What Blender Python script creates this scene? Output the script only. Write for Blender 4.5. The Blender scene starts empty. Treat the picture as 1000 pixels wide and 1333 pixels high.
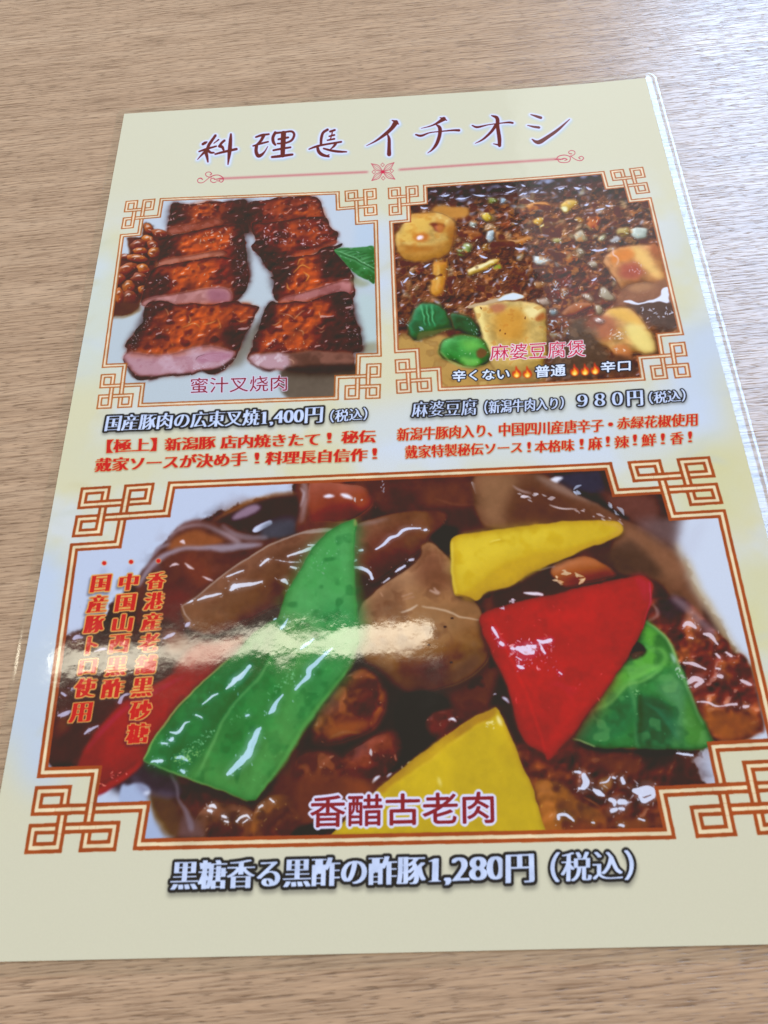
# Laminated restaurant menu sheet lying on a wood-grain table, seen close up at an angle.
import bpy, math, random
import numpy as np

S = bpy.context.scene
C = S.collection

# ------------------------------------------------------------------ camera
f_px, W_px, H_px = 954.567, 1000.0, 1333.0
RV = np.array([-0.433607722, 0.0430436480, -0.0353636387])
TV = np.array([-105.931871, -162.258319, 299.271194])
th = np.linalg.norm(RV); kx = RV / th
Kx = np.array([[0, -kx[2], kx[1]], [kx[2], 0, -kx[0]], [-kx[1], kx[0], 0]])
RM = np.eye(3) + np.sin(th) * Kx + (1 - np.cos(th)) * Kx @ Kx
FL = np.diag([1.0, -1.0, -1.0])
cam_d = bpy.data.cameras.new('camera')
cam = bpy.data.objects.new('camera', cam_d); C.objects.link(cam)
cpos = FL @ (-RM.T @ TV) * 0.001
cx, cy, cz = FL @ RM.T @ [1, 0, 0], FL @ RM.T @ [0, -1, 0], FL @ RM.T @ [0, 0, -1]
from mathutils import Matrix, Vector
cam.matrix_world = Matrix(((cx[0], cy[0], cz[0], cpos[0]), (cx[1], cy[1], cz[1], cpos[1]),
                           (cx[2], cy[2], cz[2], cpos[2]), (0, 0, 0, 1)))
cam_d.sensor_fit = 'HORIZONTAL'; cam_d.sensor_width = 36; cam_d.lens = 36 * f_px / W_px
cam_d.clip_start = 0.01; cam_d.clip_end = 50
cam_d.dof.use_dof = True; cam_d.dof.focus_distance = 0.285; cam_d.dof.aperture_fstop = 34
S.camera = cam

# ------------------------------------------------------------------ world and lamps
w = bpy.data.worlds.new('World'); S.world = w; w.use_nodes = True
bg = w.node_tree.nodes['Background']
bg.inputs[0].default_value = (1.0, 0.86, 0.69, 1); bg.inputs[1].default_value = 0.56
S.view_settings.view_transform = 'Standard'; S.view_settings.look = 'None'
S.view_settings.exposure = 0.31; S.view_settings.gamma = 1

def area(name, loc, target, sx, sy, power, col, spread=180):
    l = bpy.data.lights.new(name, 'AREA'); l.shape = 'RECTANGLE'; l.size = sx; l.size_y = sy
    l.energy = power; l.color = col; l.spread = math.radians(spread)
    o = bpy.data.objects.new(name, l); C.objects.link(o); o.location = loc
    d = Vector(target) - Vector(loc)
    o.rotation_euler = d.to_track_quat('-Z', 'Y').to_euler()
    return o
area('window_light', (1.3, 1.72, 1.5), (1.3 - 1, 1.72, 1.5), 2.6, 1.35, 132, (0.41, 0.65, 1.0))
area('far_ceiling_light', (.74, 1.85, 1.6), (.74, 1.85, 0), .42, 1.5, 1.5, (0.92, 0.97, 1.0))
lamp = area('ceiling_lamp', (-0.325, 0.198, 1.6), (-0.325, 0.198, 0), .95, 0.058, 2.3, (1.0, 0.93, 0.72))
lamp.rotation_euler = (0, 0, math.radians(3.6))

# ------------------------------------------------------------------ print raster
SC = 8.0                                    # raster pixels per millimetre
SW, SH = 210.0, 297.0                       # sheet in mm
RW, RH = int(SW * SC), int(SH * SC)
# view points -> sheet millimetres (plane homography)
Kc = np.array([[f_px, 0, 500], [0, f_px, 666.5], [0, 0, 1]])
Hm = Kc @ np.c_[RM[:, 0], RM[:, 1], TV]
Hi = np.linalg.inv(Hm)
def to_mm(pts):
    p = np.asarray(pts, float).reshape(-1, 2)
    q = np.c_[p, np.ones(len(p))] @ Hi.T
    return q[:, :2] / q[:, 2:]
def to_px(mm):
    p = np.asarray(mm, float).reshape(-1, 2)
    q = np.c_[p, np.ones(len(p))] @ Hm.T
    return q[:, :2] / q[:, 2:]
def RP(pts): return to_mm(pts) * SC
def lscale(pt):                              # raster px per photo px near pt (x, y)
    a = RP([pt, (pt[0] + 1, pt[1]), (pt[0], pt[1] + 1)])
    return float(np.sqrt(abs(np.cross(a[1] - a[0], a[2] - a[0]))))

IMG = np.zeros((RH, RW, 3), np.float32)
LAB = np.zeros((RH, RW), np.uint8)          # which printed item a spot belongs to
rng = np.random.default_rng(7)

def blur(a, s):
    if s < 0.35: return a
    r = max(1, int(round(s * 1.0)))
    out = a
    for _ in range(3):
        for ax in (0, 1):
            n = out.shape[ax]
            pad = [(0, 0)] * out.ndim; pad[ax] = (r + 1, r)
            c = np.cumsum(np.pad(out, pad, mode='edge').astype(np.float64), axis=ax)
            k = 2 * r + 1
            if ax == 0: out = ((c[k:] - c[:-k]) / k).astype(np.float32)
            else: out = ((c[:, k:] - c[:, :-k]) / k).astype(np.float32)
            out = out[:n] if ax == 0 else out[:, :n]
    return out
def sblur(a, s):                             # gaussian-like, 3 boxes have sigma ~ r
    if s <= 0.3: return a
    if s < 1.0:
        k = s * 0.5
        p = np.pad(a, 1, mode='edge')
        a = (a * (1 - 2 * k * .5) + (p[:-2, 1:-1] + p[2:, 1:-1]) * k * .5)
        p = np.pad(a, 1, mode='edge')
        return a * (1 - 2 * k * .5) + (p[1:-1, :-2] + p[1:-1, 2:]) * k * .5
    return blur(a, s)

def vnoise(cell, seed, octv=1):
    r = np.random.default_rng(seed)
    tot = np.zeros((RH, RW), np.float32); amp = 1.0; s = 0
    for o in range(octv):
        c = max(1.5, cell / 2 ** o)
        gh, gw = int(RH / c) + 3, int(RW / c) + 3
        g = r.random((gh, gw)).astype(np.float32)
        y = np.arange(RH) / c; x = np.arange(RW) / c
        yi = y.astype(int); xi = x.astype(int)
        fy = (y - yi).astype(np.float32); fx = (x - xi).astype(np.float32)
        fy = fy * fy * (3 - 2 * fy); fx = fx * fx * (3 - 2 * fx)
        a = g[yi] * (1 - fy)[:, None] + g[yi + 1] * fy[:, None]
        tot += amp * (a[:, xi] * (1 - fx) + a[:, xi + 1] * fx)
        s += amp; amp *= 0.55
    return tot / s
NZ = {k: vnoise(k, 11 + k, o) for k, o in ((4, 1), (9, 2), (14, 1), (18, 3), (26, 2), (40, 3), (90, 4), (220, 4))}

def raster(contours, pad=0, ss=3):
    """contours: list of Nx2 raster points. nonzero-ish signed coverage -> mask, x0, y0"""
    allp = np.concatenate(contours)
    x0 = int(max(0, math.floor(allp[:, 0].min()) - pad - 1)); y0 = int(max(0, math.floor(allp[:, 1].min()) - pad - 1))
    x1 = int(min(RW, math.ceil(allp[:, 0].max()) + pad + 2)); y1 = int(min(RH, math.ceil(allp[:, 1].max()) + pad + 2))
    if x1 - x0 < 2 or y1 - y0 < 2: return None, 0, 0
    hh, ww = (y1 - y0) * ss, x1 - x0
    acc = np.zeros((hh, ww + 2), np.float32)
    for c in contours:
        a = c; b = np.roll(c, -1, axis=0)
        ay = (a[:, 1] - y0) * ss; by = (b[:, 1] - y0) * ss
        ax = a[:, 0] - x0; bx = b[:, 0] - x0
        for i in range(len(a)):
            ya, yb = ay[i], by[i]
            if ya == yb: continue
            sg = 1.0 if yb > ya else -1.0
            lo, hi = (ya, yb) if yb > ya else (yb, ya)
            r0 = max(0, int(math.ceil(lo - 0.5))); r1 = min(hh - 1, int(math.ceil(hi - 0.5)) - 1)
            if r1 < r0: continue
            rr = np.arange(r0, r1 + 1)
            t = (rr + 0.5 - ya) / (yb - ya)
            xx = np.clip(ax[i] + t * (bx[i] - ax[i]), 0, ww)
            xi = xx.astype(int); fr = xx - xi
            np.add.at(acc, (rr, xi), sg * (1 - fr)); np.add.at(acc, (rr, xi + 1), sg * fr)
    m = np.clip(np.abs(np.cumsum(acc, axis=1)[:, :ww]), 0, 1)
    return m.reshape(y1 - y0, ss, ww).mean(1), x0, y0

def smooth(pts, n=6):
    p = np.asarray(pts, float); N = len(p); out = []
    for i in range(N):
        p0, p1, p2, p3 = p[(i - 1) % N], p[i], p[(i + 1) % N], p[(i + 2) % N]
        for k in range(n):
            t = k / n
            out.append(.5 * ((2 * p1) + (p2 - p0) * t + (2 * p0 - 5 * p1 + 4 * p2 - p3) * t * t + (3 * p1 - p0 - 3 * p2 + p3) * t ** 3))
    return np.array(out)
def opensmooth(pts, n=8):
    p = np.asarray(pts, float)
    if len(p) < 3:
        return np.array([p[0] + (p[-1] - p[0]) * t for t in np.linspace(0, 1, n)])
    q = np.vstack([2 * p[0] - p[1], p, 2 * p[-1] - p[-2]]); out = []
    for i in range(1, len(q) - 2):
        p0, p1, p2, p3 = q[i - 1], q[i], q[i + 1], q[i + 2]
        for k in range(n):
            t = k / n
            out.append(.5 * ((2 * p1) + (p2 - p0) * t + (2 * p0 - 5 * p1 + 4 * p2 - p3) * t * t + (3 * p1 - p0 - 3 * p2 + p3) * t ** 3))
    out.append(p[-1]); return np.array(out)
def stroke_poly(pts, widths, n=8):
    """variable width brush outline, in the units of pts"""
    p = np.asarray(pts, float); w = np.asarray(widths, float)
    if np.ndim(widths) == 0: w = np.full(len(p), float(widths))
    if len(w) != len(p): w = np.interp(np.linspace(0, 1, len(p)), np.linspace(0, 1, len(w)), w)
    q = opensmooth(np.c_[p, w], n); c = q[:, :2]; w = np.maximum(q[:, 2], .05) / 2
    d = np.gradient(c, axis=0); d /= (np.linalg.norm(d, axis=1)[:, None] + 1e-9)
    nrm = np.c_[-d[:, 1], d[:, 0]]
    ang = np.linspace(0, math.pi, 6)[1:-1]
    l = c + nrm * w[:, None]; r = c - nrm * w[:, None]
    cap1 = [c[-1] + w[-1] * (nrm[-1] * math.cos(a) + d[-1] * math.sin(a)) for a in ang]
    cap0 = [c[0] + w[0] * (-nrm[0] * math.cos(a) - d[0] * math.sin(a)) for a in ang]
    return np.vstack([l, cap1, r[::-1], cap0])

CLIP = None                                   # full-size mask while painting inside a picture
def put(m, x0, y0, col, alpha=1.0, mode='mix'):
    h, w_ = m.shape
    v = IMG[y0:y0 + h, x0:x0 + w_]
    a = m * alpha
    if CLIP is not None: a = a * CLIP[y0:y0 + h, x0:x0 + w_]
    a = a[..., None]
    col = np.asarray(col, np.float32)
    if mode == 'mix': v += (col - v) * a
    elif mode == 'screen': v += (255 - v) * (col / 255.) * a
    elif mode == 'mul': v *= 1 + (col / 255. - 1) * a
    return v

class Tile:
    """author coordinates: an enlarged crop of the view with origin (ox, oy) and scale s"""
    def __init__(s, ox, oy, sc): s.o = np.array([ox, oy], float); s.s = sc
    def P(s, pts): return np.asarray(pts, float) / s.s + s.o
    def mask(s, pts, sm=True, soft=1.0, grow=0):
        q = np.asarray(pts, float)
        if sm: q = smooth(q, 5)
        q = RP(s.P(q)); ls = lscale(s.P([np.mean(pts, axis=0)])[0])
        sf = soft * ls / s.s
        m, x0, y0 = raster([q], pad=int(3 * sf + 2))
        if m is None: return None
        return sblur(m, sf), x0, y0, ls
    def shape(s, pts, col, soft=4, alpha=1.0, sm=True, mode='mix', lab=None, tex=None, texamp=0, wob=0):
        r = s.mask(pts, sm, soft)
        if r is None: return
        m, x0, y0, ls = r
        h, w_ = m.shape
        if wob:                                # break the edge up with noise
            nz = NZ[18][y0:y0 + h, x0:x0 + w_] - .5
            mm = sblur(m, wob)
            m = np.clip((mm + nz * .9 - .5) * 3 + .5, 0, 1)
        c = np.asarray(col, np.float32)
        if tex is not None:
            t = (NZ[tex][y0:y0 + h, x0:x0 + w_] - .5)[..., None] * 2
            c = c * (1 + t * texamp)
        put(m, x0, y0, c, alpha, mode)
        if lab:
            L = LAB[y0:y0 + h, x0:x0 + w_]; ok = m > .5
            if CLIP is not None: ok &= CLIP[y0:y0 + h, x0:x0 + w_] > .5
            L[ok] = lab
        return m, x0, y0, ls
    def blot(s, pts, col, cell=18, thr=.5, sharp=6, alpha=1, soft=10, mode='mix'):
        """patches of colour inside an area"""
        r = s.mask(pts, True, soft)
        if r is None: return
        m, x0, y0, ls = r; h, w_ = m.shape
        n = NZ[cell][y0:y0 + h, x0:x0 + w_]
        put(m * np.clip((n - thr) * sharp, 0, 1), x0, y0, col, alpha, mode)
    def bumps(s, pts, cell=9, amp=1.6, spec=(255, 225, 215), sthr=.16, salpha=.8, soft=6, lx=-.5, ly=-.8, cell2=None):
        r = s.mask(pts, True, soft)
        if r is None: return
        m, x0, y0, ls = r; h, w_ = m.shape
        n = NZ[cell][y0:y0 + h, x0:x0 + w_]
        if cell2: n = n * .6 + NZ[cell2][y0:y0 + h, x0:x0 + w_] * .6
        gy, gx = np.gradient(n)
        k = cell * .9
        sh = -(gx * lx + gy * ly) * k * 1.0
        v = IMG[y0:y0 + h, x0:x0 + w_]
        a = m if CLIP is None else m * CLIP[y0:y0 + h, x0:x0 + w_]
        v *= (1 + np.clip(sh * amp, -.75, .9) * a)[..., None]
        hi = np.clip((sh - sthr) * 9, 0, 1) * np.clip((n - .52) * 8, 0, 1)
        v += (np.asarray(spec, np.float32) - v) * (hi * a * salpha)[..., None]
        np.clip(v, 0, 255, out=v)
    def pillow(s, pts, depth, light=60, dark=60, lx=-.5, ly=-.8, sm=True, soft=3):
        """rounded shading printed as part of the photograph"""
        q = RP(s.P(smooth(np.asarray(pts, float), 5) if sm else np.asarray(pts, float)))
        ls = lscale(s.P([np.mean(pts, axis=0)])[0]); d = depth * ls / s.s
        m, x0, y0 = raster([q], pad=2)
        if m is None: return
        hgt = sblur(np.pad(m, 0), d)
        gy, gx = np.gradient(hgt); sh = -(gx * lx + gy * ly) * -d * 2.2
        sh = -sh
        v = IMG[y0:y0 + m.shape[0], x0:x0 + m.shape[1]]
        a = m if CLIP is None else m * CLIP[y0:y0 + m.shape[0], x0:x0 + m.shape[1]]
        v += (np.where(sh > 0, sh * light, sh * dark) * a)[..., None]
        np.clip(v, 0, 255, out=v)
    def edge(s, pts, col, depth, alpha=1, sm=True):
        """tint the rim of a shape"""
        q = RP(s.P(smooth(np.asarray(pts, float), 5) if sm else np.asarray(pts, float)))
        ls = lscale(s.P([np.mean(pts, axis=0)])[0]); d = depth * ls / s.s
        m, x0, y0 = raster([q], pad=int(2 * d))
        if m is None: return
        b = sblur(m, d)
        put(m * np.clip((1 - b) * 2, 0, 1), x0, y0, col, alpha)
    def stroke(s, pts, wd, col=(235, 235, 250), soft=1.5, alpha=1., rough=0, mode='mix'):
        if rough:                                # wet shine: faint bloom round a broken core, a few stray glints
            s.stroke(pts, np.asarray(wd, float) * 2.4, col, 7, .16)
            pp = np.asarray(pts, float); mw_ = float(np.max(wd))
            r = np.random.default_rng(int(abs(pp.sum())) % 9973)
            for _ in range(3 + int(mw_ / 6)):
                c = pp[r.integers(len(pp))] + r.normal(0, mw_ * .9, 2)
                s.stroke([c, c + r.normal(0, mw_ * .3, 2)], [2 + mw_ * .1, 2], col, 1.2, .7)
        q = stroke_poly(pts, wd); P = s.P(q)
        ls = lscale(P.mean(0)); sf = soft * ls / s.s
        m, x0, y0 = raster([RP(P)], pad=int(3 * sf + 2))
        if m is None: return
        m = sblur(m, sf)
        if rough:
            nz = NZ[9][y0:y0 + m.shape[0], x0:x0 + m.shape[1]] - .5
            m = np.clip((m + nz * rough - .35) * 3, 0, 1) * np.clip(m * 3, 0, 1)
        put(m, x0, y0, col, alpha, mode)
    def specks(s, pts, n, size, col, seed, ang=None, elong=2.0, soft=1.2, alpha=.9):
        r = np.random.default_rng(seed)
        p = np.asarray(pts, float); lo, hi = p.min(0), p.max(0); k = 0; tries = 0
        poly = smooth(p, 4)
        while k < n and tries < n * 20:
            tries += 1
            c = lo + r.random(2) * (hi - lo)
            # inside test
            x, y = c; X, Y = poly[:, 0], poly[:, 1]; X2, Y2 = np.roll(X, -1), np.roll(Y, -1)
            cr = ((Y > y) != (Y2 > y)) & (x < (X2 - X) * (y - Y) / (Y2 - Y + 1e-12) + X)
            if cr.sum() % 2 == 0: continue
            k += 1
            sz = size[0] + (size[1] - size[0]) * r.random() ** 2
            a = (ang if ang is not None else r.random() * 3.14) + (r.random() - .5) * .9
            L = sz * (1 + r.random() * elong); d = np.array([math.cos(a), math.sin(a)]) * L / 2
            b = np.array([-d[1], d[0]]) * (r.random() - .5) * .7
            cc = np.asarray(col, float) * (.8 + .25 * r.random())
            s.stroke([c - d, c + b, c + d], [sz * .4, sz, sz * .3], np.clip(cc, 0, 255), soft, alpha * (.55 + .45 * r.random()))

PX = Tile(0, 0, 1)

def glyphs(text):
    cu = bpy.data.curves.new('type', 'FONT'); cu.body = text
    o = bpy.data.objects.new('type', cu); C.objects.link(o)
    bpy.context.view_layer.update(); dg = bpy.context.evaluated_depsgraph_get()
    k = o.evaluated_get(dg).to_curve(dg); out = []
    for sp in k.splines:
        bp = sp.bezier_points; n = len(bp); pts = []
        for i in range(n):
            a, b = bp[i], bp[(i + 1) % n]
            p0, p1, p2, p3 = (np.array(v[:2]) for v in (a.co, a.handle_right, b.co, b.handle_left))
            p2, p3 = p3, p2
            for t in np.linspace(0, 1, 5)[:-1]:
                pts.append((1 - t) ** 3 * p0 + 3 * (1 - t) ** 2 * t * p1 + 3 * (1 - t) * t * t * p2 + t ** 3 * p3)
        out.append((sp.character_index, np.array(pts)))
    res = []
    for ci_ in sorted(set(k_ for k_, _ in out)):
        cs_ = [c_ for k_, c_ in out if k_ == ci_]
        if text[ci_] == '1':                    # flagged, footed figure one like the print
            al_ = np.concatenate(cs_); (xa, ya), (xb, yb) = al_.min(0), al_.max(0); w_, h_ = yb - ya, yb - ya
            xm = (xa + xb) / 2; q_ = [(-.20, 0), (.20, 0), (.20, .05), (.085, .09), (.085, 1), (.02, 1), (-.22, .9), (-.22, .84), (-.06, .86), (-.06, .09), (-.20, .05)]
            cs_ = [np.array([(xm + a_ * h_, ya + b_ * h_) for a_, b_ in q_])]
        res += cs_
    out = res
    bpy.data.objects.remove(o); bpy.data.curves.remove(cu)
    return out
def dilate(m, r, ry=None):
    ry = r if ry is None else ry
    R = int(math.ceil(max(r, ry))) + 1
    p = np.pad(m, R); out = m.copy(); h, w_ = m.shape
    for k in range(16):
        for q in ((1.0,) if max(r, ry) < 3 else (1.0, .55)):
            dx = r * q * math.cos(k * math.pi / 8); dy = ry * q * math.sin(k * math.pi / 8)
            ix, iy = int(round(dx)), int(round(dy))
            out = np.maximum(out, p[R + iy:R + iy + h, R + ix:R + ix + w_])
    return out
def shift(m, dx, dy):
    R = int(max(abs(dx), abs(dy))) + 1; p = np.pad(m, R); h, w_ = m.shape
    return p[R - int(dy):R - int(dy) + h, R - int(dx):R - int(dx) + w_]
def text(txt, quad, fill, outline=None, ow=0, bx=0, by=0, shadow=0, shcol=(40, 40, 50), sdir=(0, 1), lab=None, sheen=0, o2=None, ow2=0, thin=0):
    """lettering whose ink box fills the quad (TL, TR, BR, BL in view points)"""
    g = glyphs(txt)
    al = np.concatenate(g); lo, hi = al.min(0), al.max(0)
    q = RP(quad)
    def bil(p):
        u = (p[:, 0] - lo[0]) / (hi[0] - lo[0]); v = 1 - (p[:, 1] - lo[1]) / (hi[1] - lo[1])
        u = u[:, None]; v = v[:, None]
        return q[0] * (1 - u) * (1 - v) + q[1] * u * (1 - v) + q[2] * u * v + q[3] * (1 - u) * v
    ls = lscale(np.mean(quad, axis=0))
    m, x0, y0 = raster([bil(c) for c in g], pad=int((ow + ow2 + bx + 6 + shadow * 2) * ls))
    if thin:                                     # brush-serif contrast: thin the horizontals, then swell the verticals
        e = thin * ls; k_ = int(e) + 1; fr_ = e / k_
        er = np.minimum(np.minimum(shift(m, 0, k_), shift(m, 0, -k_)), m)
        m = m + (er - m) * fr_
    if bx or by: m = dilate(m, bx * ls, by * ls)
    mo = dilate(m, ow * ls) if ow else m
    m2 = dilate(mo, ow2 * ls) if ow2 else mo
    if shadow:
        s_ = blur(shift(m2, sdir[0] * shadow * ls, sdir[1] * shadow * ls), shadow * ls * .6)
        put(s_, x0, y0, shcol, .55)
    if o2 is not None: put(sblur(m2, .8), x0, y0, o2)
    if outline is not None: put(sblur(mo, .8), x0, y0, outline)
    c = np.asarray(fill, np.float32)
    if sheen:
        yy = np.linspace(1, -1, m.shape[0])[:, None, None]
        c = c + sheen * yy + (NZ[18][y0:y0 + m.shape[0], x0:x0 + m.shape[1], None] - .5) * 30
    put(m, x0, y0, c)
    if lab:
        L = LAB[y0:y0 + m.shape[0], x0:x0 + m.shape[1]]
        L[blur(m2, 5) > .18] = lab

FLARE, GAIN = 0.018, 1.02
WOOD_D, WOOD_M, WOOD_L = (.365, .232, .142), (.43, .28, .174), (.475, .32, .205)
# ------------------------------------------------------------------ paper ground
LABELS = {0: ('paper_sheet', None)}
def reg(name, label=None, parent=None):
    k = len(LABELS); LABELS[k] = (name, label, parent); return k
yy = (np.arange(RH) / RH)[:, None]; xx = (np.arange(RW) / RW)[None, :]
base = np.ones((RH, RW, 1), np.float32) * np.array([208, 203, 177], np.float32)
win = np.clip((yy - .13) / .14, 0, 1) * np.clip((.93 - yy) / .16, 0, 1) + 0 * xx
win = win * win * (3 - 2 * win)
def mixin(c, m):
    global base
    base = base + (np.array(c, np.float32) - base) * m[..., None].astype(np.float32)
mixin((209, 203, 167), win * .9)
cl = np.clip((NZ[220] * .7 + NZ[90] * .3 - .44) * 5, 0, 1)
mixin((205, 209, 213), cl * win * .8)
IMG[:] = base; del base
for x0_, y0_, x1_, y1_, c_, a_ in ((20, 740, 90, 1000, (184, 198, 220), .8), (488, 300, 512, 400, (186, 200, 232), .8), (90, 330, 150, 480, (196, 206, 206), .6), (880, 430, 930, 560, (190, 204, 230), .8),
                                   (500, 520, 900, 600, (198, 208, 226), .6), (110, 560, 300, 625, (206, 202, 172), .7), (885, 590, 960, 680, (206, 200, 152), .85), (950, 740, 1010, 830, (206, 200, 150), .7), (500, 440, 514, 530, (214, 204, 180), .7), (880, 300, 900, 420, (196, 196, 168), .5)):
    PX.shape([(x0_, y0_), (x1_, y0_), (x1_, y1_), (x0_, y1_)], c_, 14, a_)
# faint feathery marks
r_ = np.random.default_rng(3)
for k in range(70):
    x = r_.choice([r_.uniform(30, 130), r_.uniform(880, 1100), r_.uniform(480, 540)], p=[.4, .45, .15])
    y = r_.uniform(330, 960)
    L = r_.uniform(20, 60); a = r_.uniform(-.9, .5)
    PX.stroke([(x, y), (x + L * .5 * math.cos(a), y + L * .5 * math.sin(a) - 4), (x + L * math.cos(a), y + L * math.sin(a))],
              [1, r_.uniform(2, 7), 1], [(192, 180, 130), (184, 192, 206), (184, 188, 160)][k % 3], 3, .35)

# ------------------------------------------------------------------ frames
def frame_geom(corners):
    """corners: dict TL TR BR BL -> (C, A, B): C grid origin, A = 4 units along the horizontal side, B = 4 units down/up"""
    out = {}
    for k, (c, a, b) in corners.items():
        c, a, b = (np.array(v, float) for v in (c, a, b))
        out[k] = (c, (a - c) / 4, (b - c) / 4)
    return out
SEQ = [(4, 0), (4, 2), (0, 2), (0, 3), (1, 3), (1, 0), (0, 0), (0, 1), (3, 1), (3, 0), (2, 0), (2, 4), (0, 4)]
STEP = [(4, 0), (4, 2), (2, 2), (2, 4), (0, 4)]
def gp(g, p): return g[0] + g[1] * p[0] + g[2] * p[1]
def picture_poly(G):
    pts = [gp(G['TL'], p) for p in STEP[::-1]] + [gp(G['TR'], p) for p in STEP]
    pts += [gp(G['BR'], p) for p in STEP[::-1]] + [gp(G['BL'], p) for p in STEP]
    return np.array(pts)
def seg_band(a, b, wd, ext):
    a, b = RP([a])[0], RP([b])[0]
    d = b - a; d /= np.linalg.norm(d); n = np.array([-d[1], d[0]]) * wd / 2; e = d * ext
    return np.array([a - e + n, b + e + n, b + e - n, a - e - n])
def draw_frame(G, lab, wd_u=.44, ln_u=.13, brown=(182, 92, 38), cream=(232, 206, 170), white=None):
    paths = [[gp(G['TL'], p) for p in SEQ], [gp(G['BL'], p) for p in SEQ], [gp(G['BR'], p) for p in SEQ], [gp(G['TR'], p) for p in SEQ]]
    segs = []
    for P_ in paths: segs += [(P_[i], P_[i + 1]) for i in range(len(P_) - 1)]
    TLc, TRc, BRc, BLc = G['TL'], G['TR'], G['BR'], G['BL']
    segs += [(gp(TLc, (4, 0)), gp(TRc, (4, 0))), (gp(BLc, (4, 0)), gp(BRc, (4, 0))),
             (gp(TLc, (0, 4)), gp(BLc, (0, 4))), (gp(TRc, (0, 4)), gp(BRc, (0, 4)))]
    um = np.linalg.norm(to_mm([gp(TLc, (1, 0))])[0] - to_mm([TLc[0]])[0]) * SC
    vm = np.linalg.norm(to_mm([gp(TLc, (0, 1))])[0] - to_mm([TLc[0]])[0]) * SC
    u = (um + vm) / 2; W = wd_u * u; LN = ln_u * u
    wob = (NZ[18] - .5)
    def lay(ss, butt=None):
        for wd, ext, col in ((W, W / 2, brown), (W - 2 * LN, W / 2 - LN, cream)):
            M = np.zeros((RH, RW), np.float32); bb = [RW, RH, 0, 0]
            for a, b in ss:
                e = ext if butt is None else butt
                m, x0, y0 = raster([seg_band(a, b, wd, e)], ss=2)
                if m is None: continue
                h, w_ = m.shape; v = M[y0:y0 + h, x0:x0 + w_]; np.maximum(v, m, out=v)
                bb = [min(bb[0], x0), min(bb[1], y0), max(bb[2], x0 + w_), max(bb[3], y0 + h)]
            x0, y0, x1, y1 = bb
            m = sblur(M[y0:y1, x0:x1], .9)
            m = np.clip((m - .5 + wob[y0:y1, x0:x1] * .5) * 2.2 + .5, 0, 1) * (m > .02)
            c = np.asarray(col, np.float32) * (1 + (NZ[40][y0:y1, x0:x1, None] - .5) * .18)
            put(sblur(m, .6), x0, y0, c)
            if butt is None and wd == W:
                L = LAB[y0:y1, x0:x1]; L[M[y0:y1, x0:x1] > .4] = lab
    lay(segs)
    for k, g in G.items():                      # over-crossings
        sw = k in ('TR', 'BL')
        for (i, j, horiz) in ((1, 1, True), (2, 1, False), (2, 2, True), (1, 2, False)):
            hz = horiz != sw
            o = .3
            a, b = (gp(g, (i - o, j)), gp(g, (i + o, j))) if hz else (gp(g, (i, j - o)), gp(g, (i, j + o)))
            lay([(a, b)], butt=0)

GB = frame_geom({'TL': ((110.6, 640), (224, 632.4), (97, 713)), 'BL': ((40, 1104.4), (181, 1099.4), (56, 1006)),
                 'TR': ((917.8, 601.8), (791.4, 608), (937.7, 670.8)), 'BR': ((1029, 1077.5), (871, 1085), (1006, 969))})
GL = frame_geom({'TL': ((166.5, 264.4), (211, 260.9), (159.4, 307.7)), 'TR': ((487.5, 248), (439.5, 252), (489.3, 289.5)),
                 'BL': ((129.6, 530.4), (183, 528), (136.4, 477)), 'BR': ((492.4, 517), (438, 519), (494, 462.6))})
GR = frame_geom({'TL': ((507.8, 247.2), (553.5, 243.3), (509.7, 290.3)), 'TR': ((833.8, 223), (784, 226.8), (844.6, 262.6)),
                 'BL': ((519.4, 510.6), (573, 507), (516.4, 458)), 'BR': ((894.4, 491.6), (836.3, 494.7), (885.4, 437))})

CLIPS = []
def clip_to(G, lab):
    global CLIP
    CLIP = np.zeros((RH, RW), np.float32)
    m, x0, y0 = raster([RP(picture_poly(G))])
    CLIP[y0:y0 + m.shape[0], x0:x0 + m.shape[1]] = m
    LAB[CLIP > .5] = lab; CLIPS.append(CLIP)

# ================================================================== picture 1: roast pork slices
k_pork = reg('food_photo', 'printed picture of roast pork slices on a white plate')
clip_to(GL, k_pork)
A, B, Cc, D = Tile(145, 245, 5.556), Tile(310, 245, 5.556), Tile(145, 375, 5.556), Tile(315, 375, 5.556)
PX.shape([(100, 200), (520, 200), (520, 560), (100, 560)], (202, 211, 222), 1, sm=False)
PX.shape([(100, 380), (520, 360), (520, 560), (100, 560)], (192, 203, 208), 20, alpha=.8)
B.shape([(850, 200), (985, 200), (985, 700), (860, 640)], (188, 208, 228), 20, alpha=.6)
D.shape([(830, 80), (985, 100), (985, 420), (880, 440)], (190, 210, 205), 20, alpha=.7)
D.shape([(860, 420), (975, 395), (975, 470), (860, 480)], (150, 140, 105), 14, alpha=.7)
# plate shading behind and between the columns
B.shape([(45, 470), (90, 430), (100, 520), (80, 580), (50, 540)], (150, 150, 150), 10, alpha=.7)
Cc.shape([(900, 440), (1060, 240), (1130, 330), (1000, 480), (940, 560), (860, 590), (800, 560)], (120, 110, 95), 22, alpha=.8)
D.shape([(330, 560), (840, 560), (840, 800), (330, 800)], (104, 88, 74), 8, alpha=.96)
D.shape([(330, 560), (840, 560), (840, 640), (330, 640)], (70, 52, 44), 16, alpha=.8)
k = reg('printed_nut_heap', 'glazed brown nuts at the left of the pork picture', k_pork)
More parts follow.
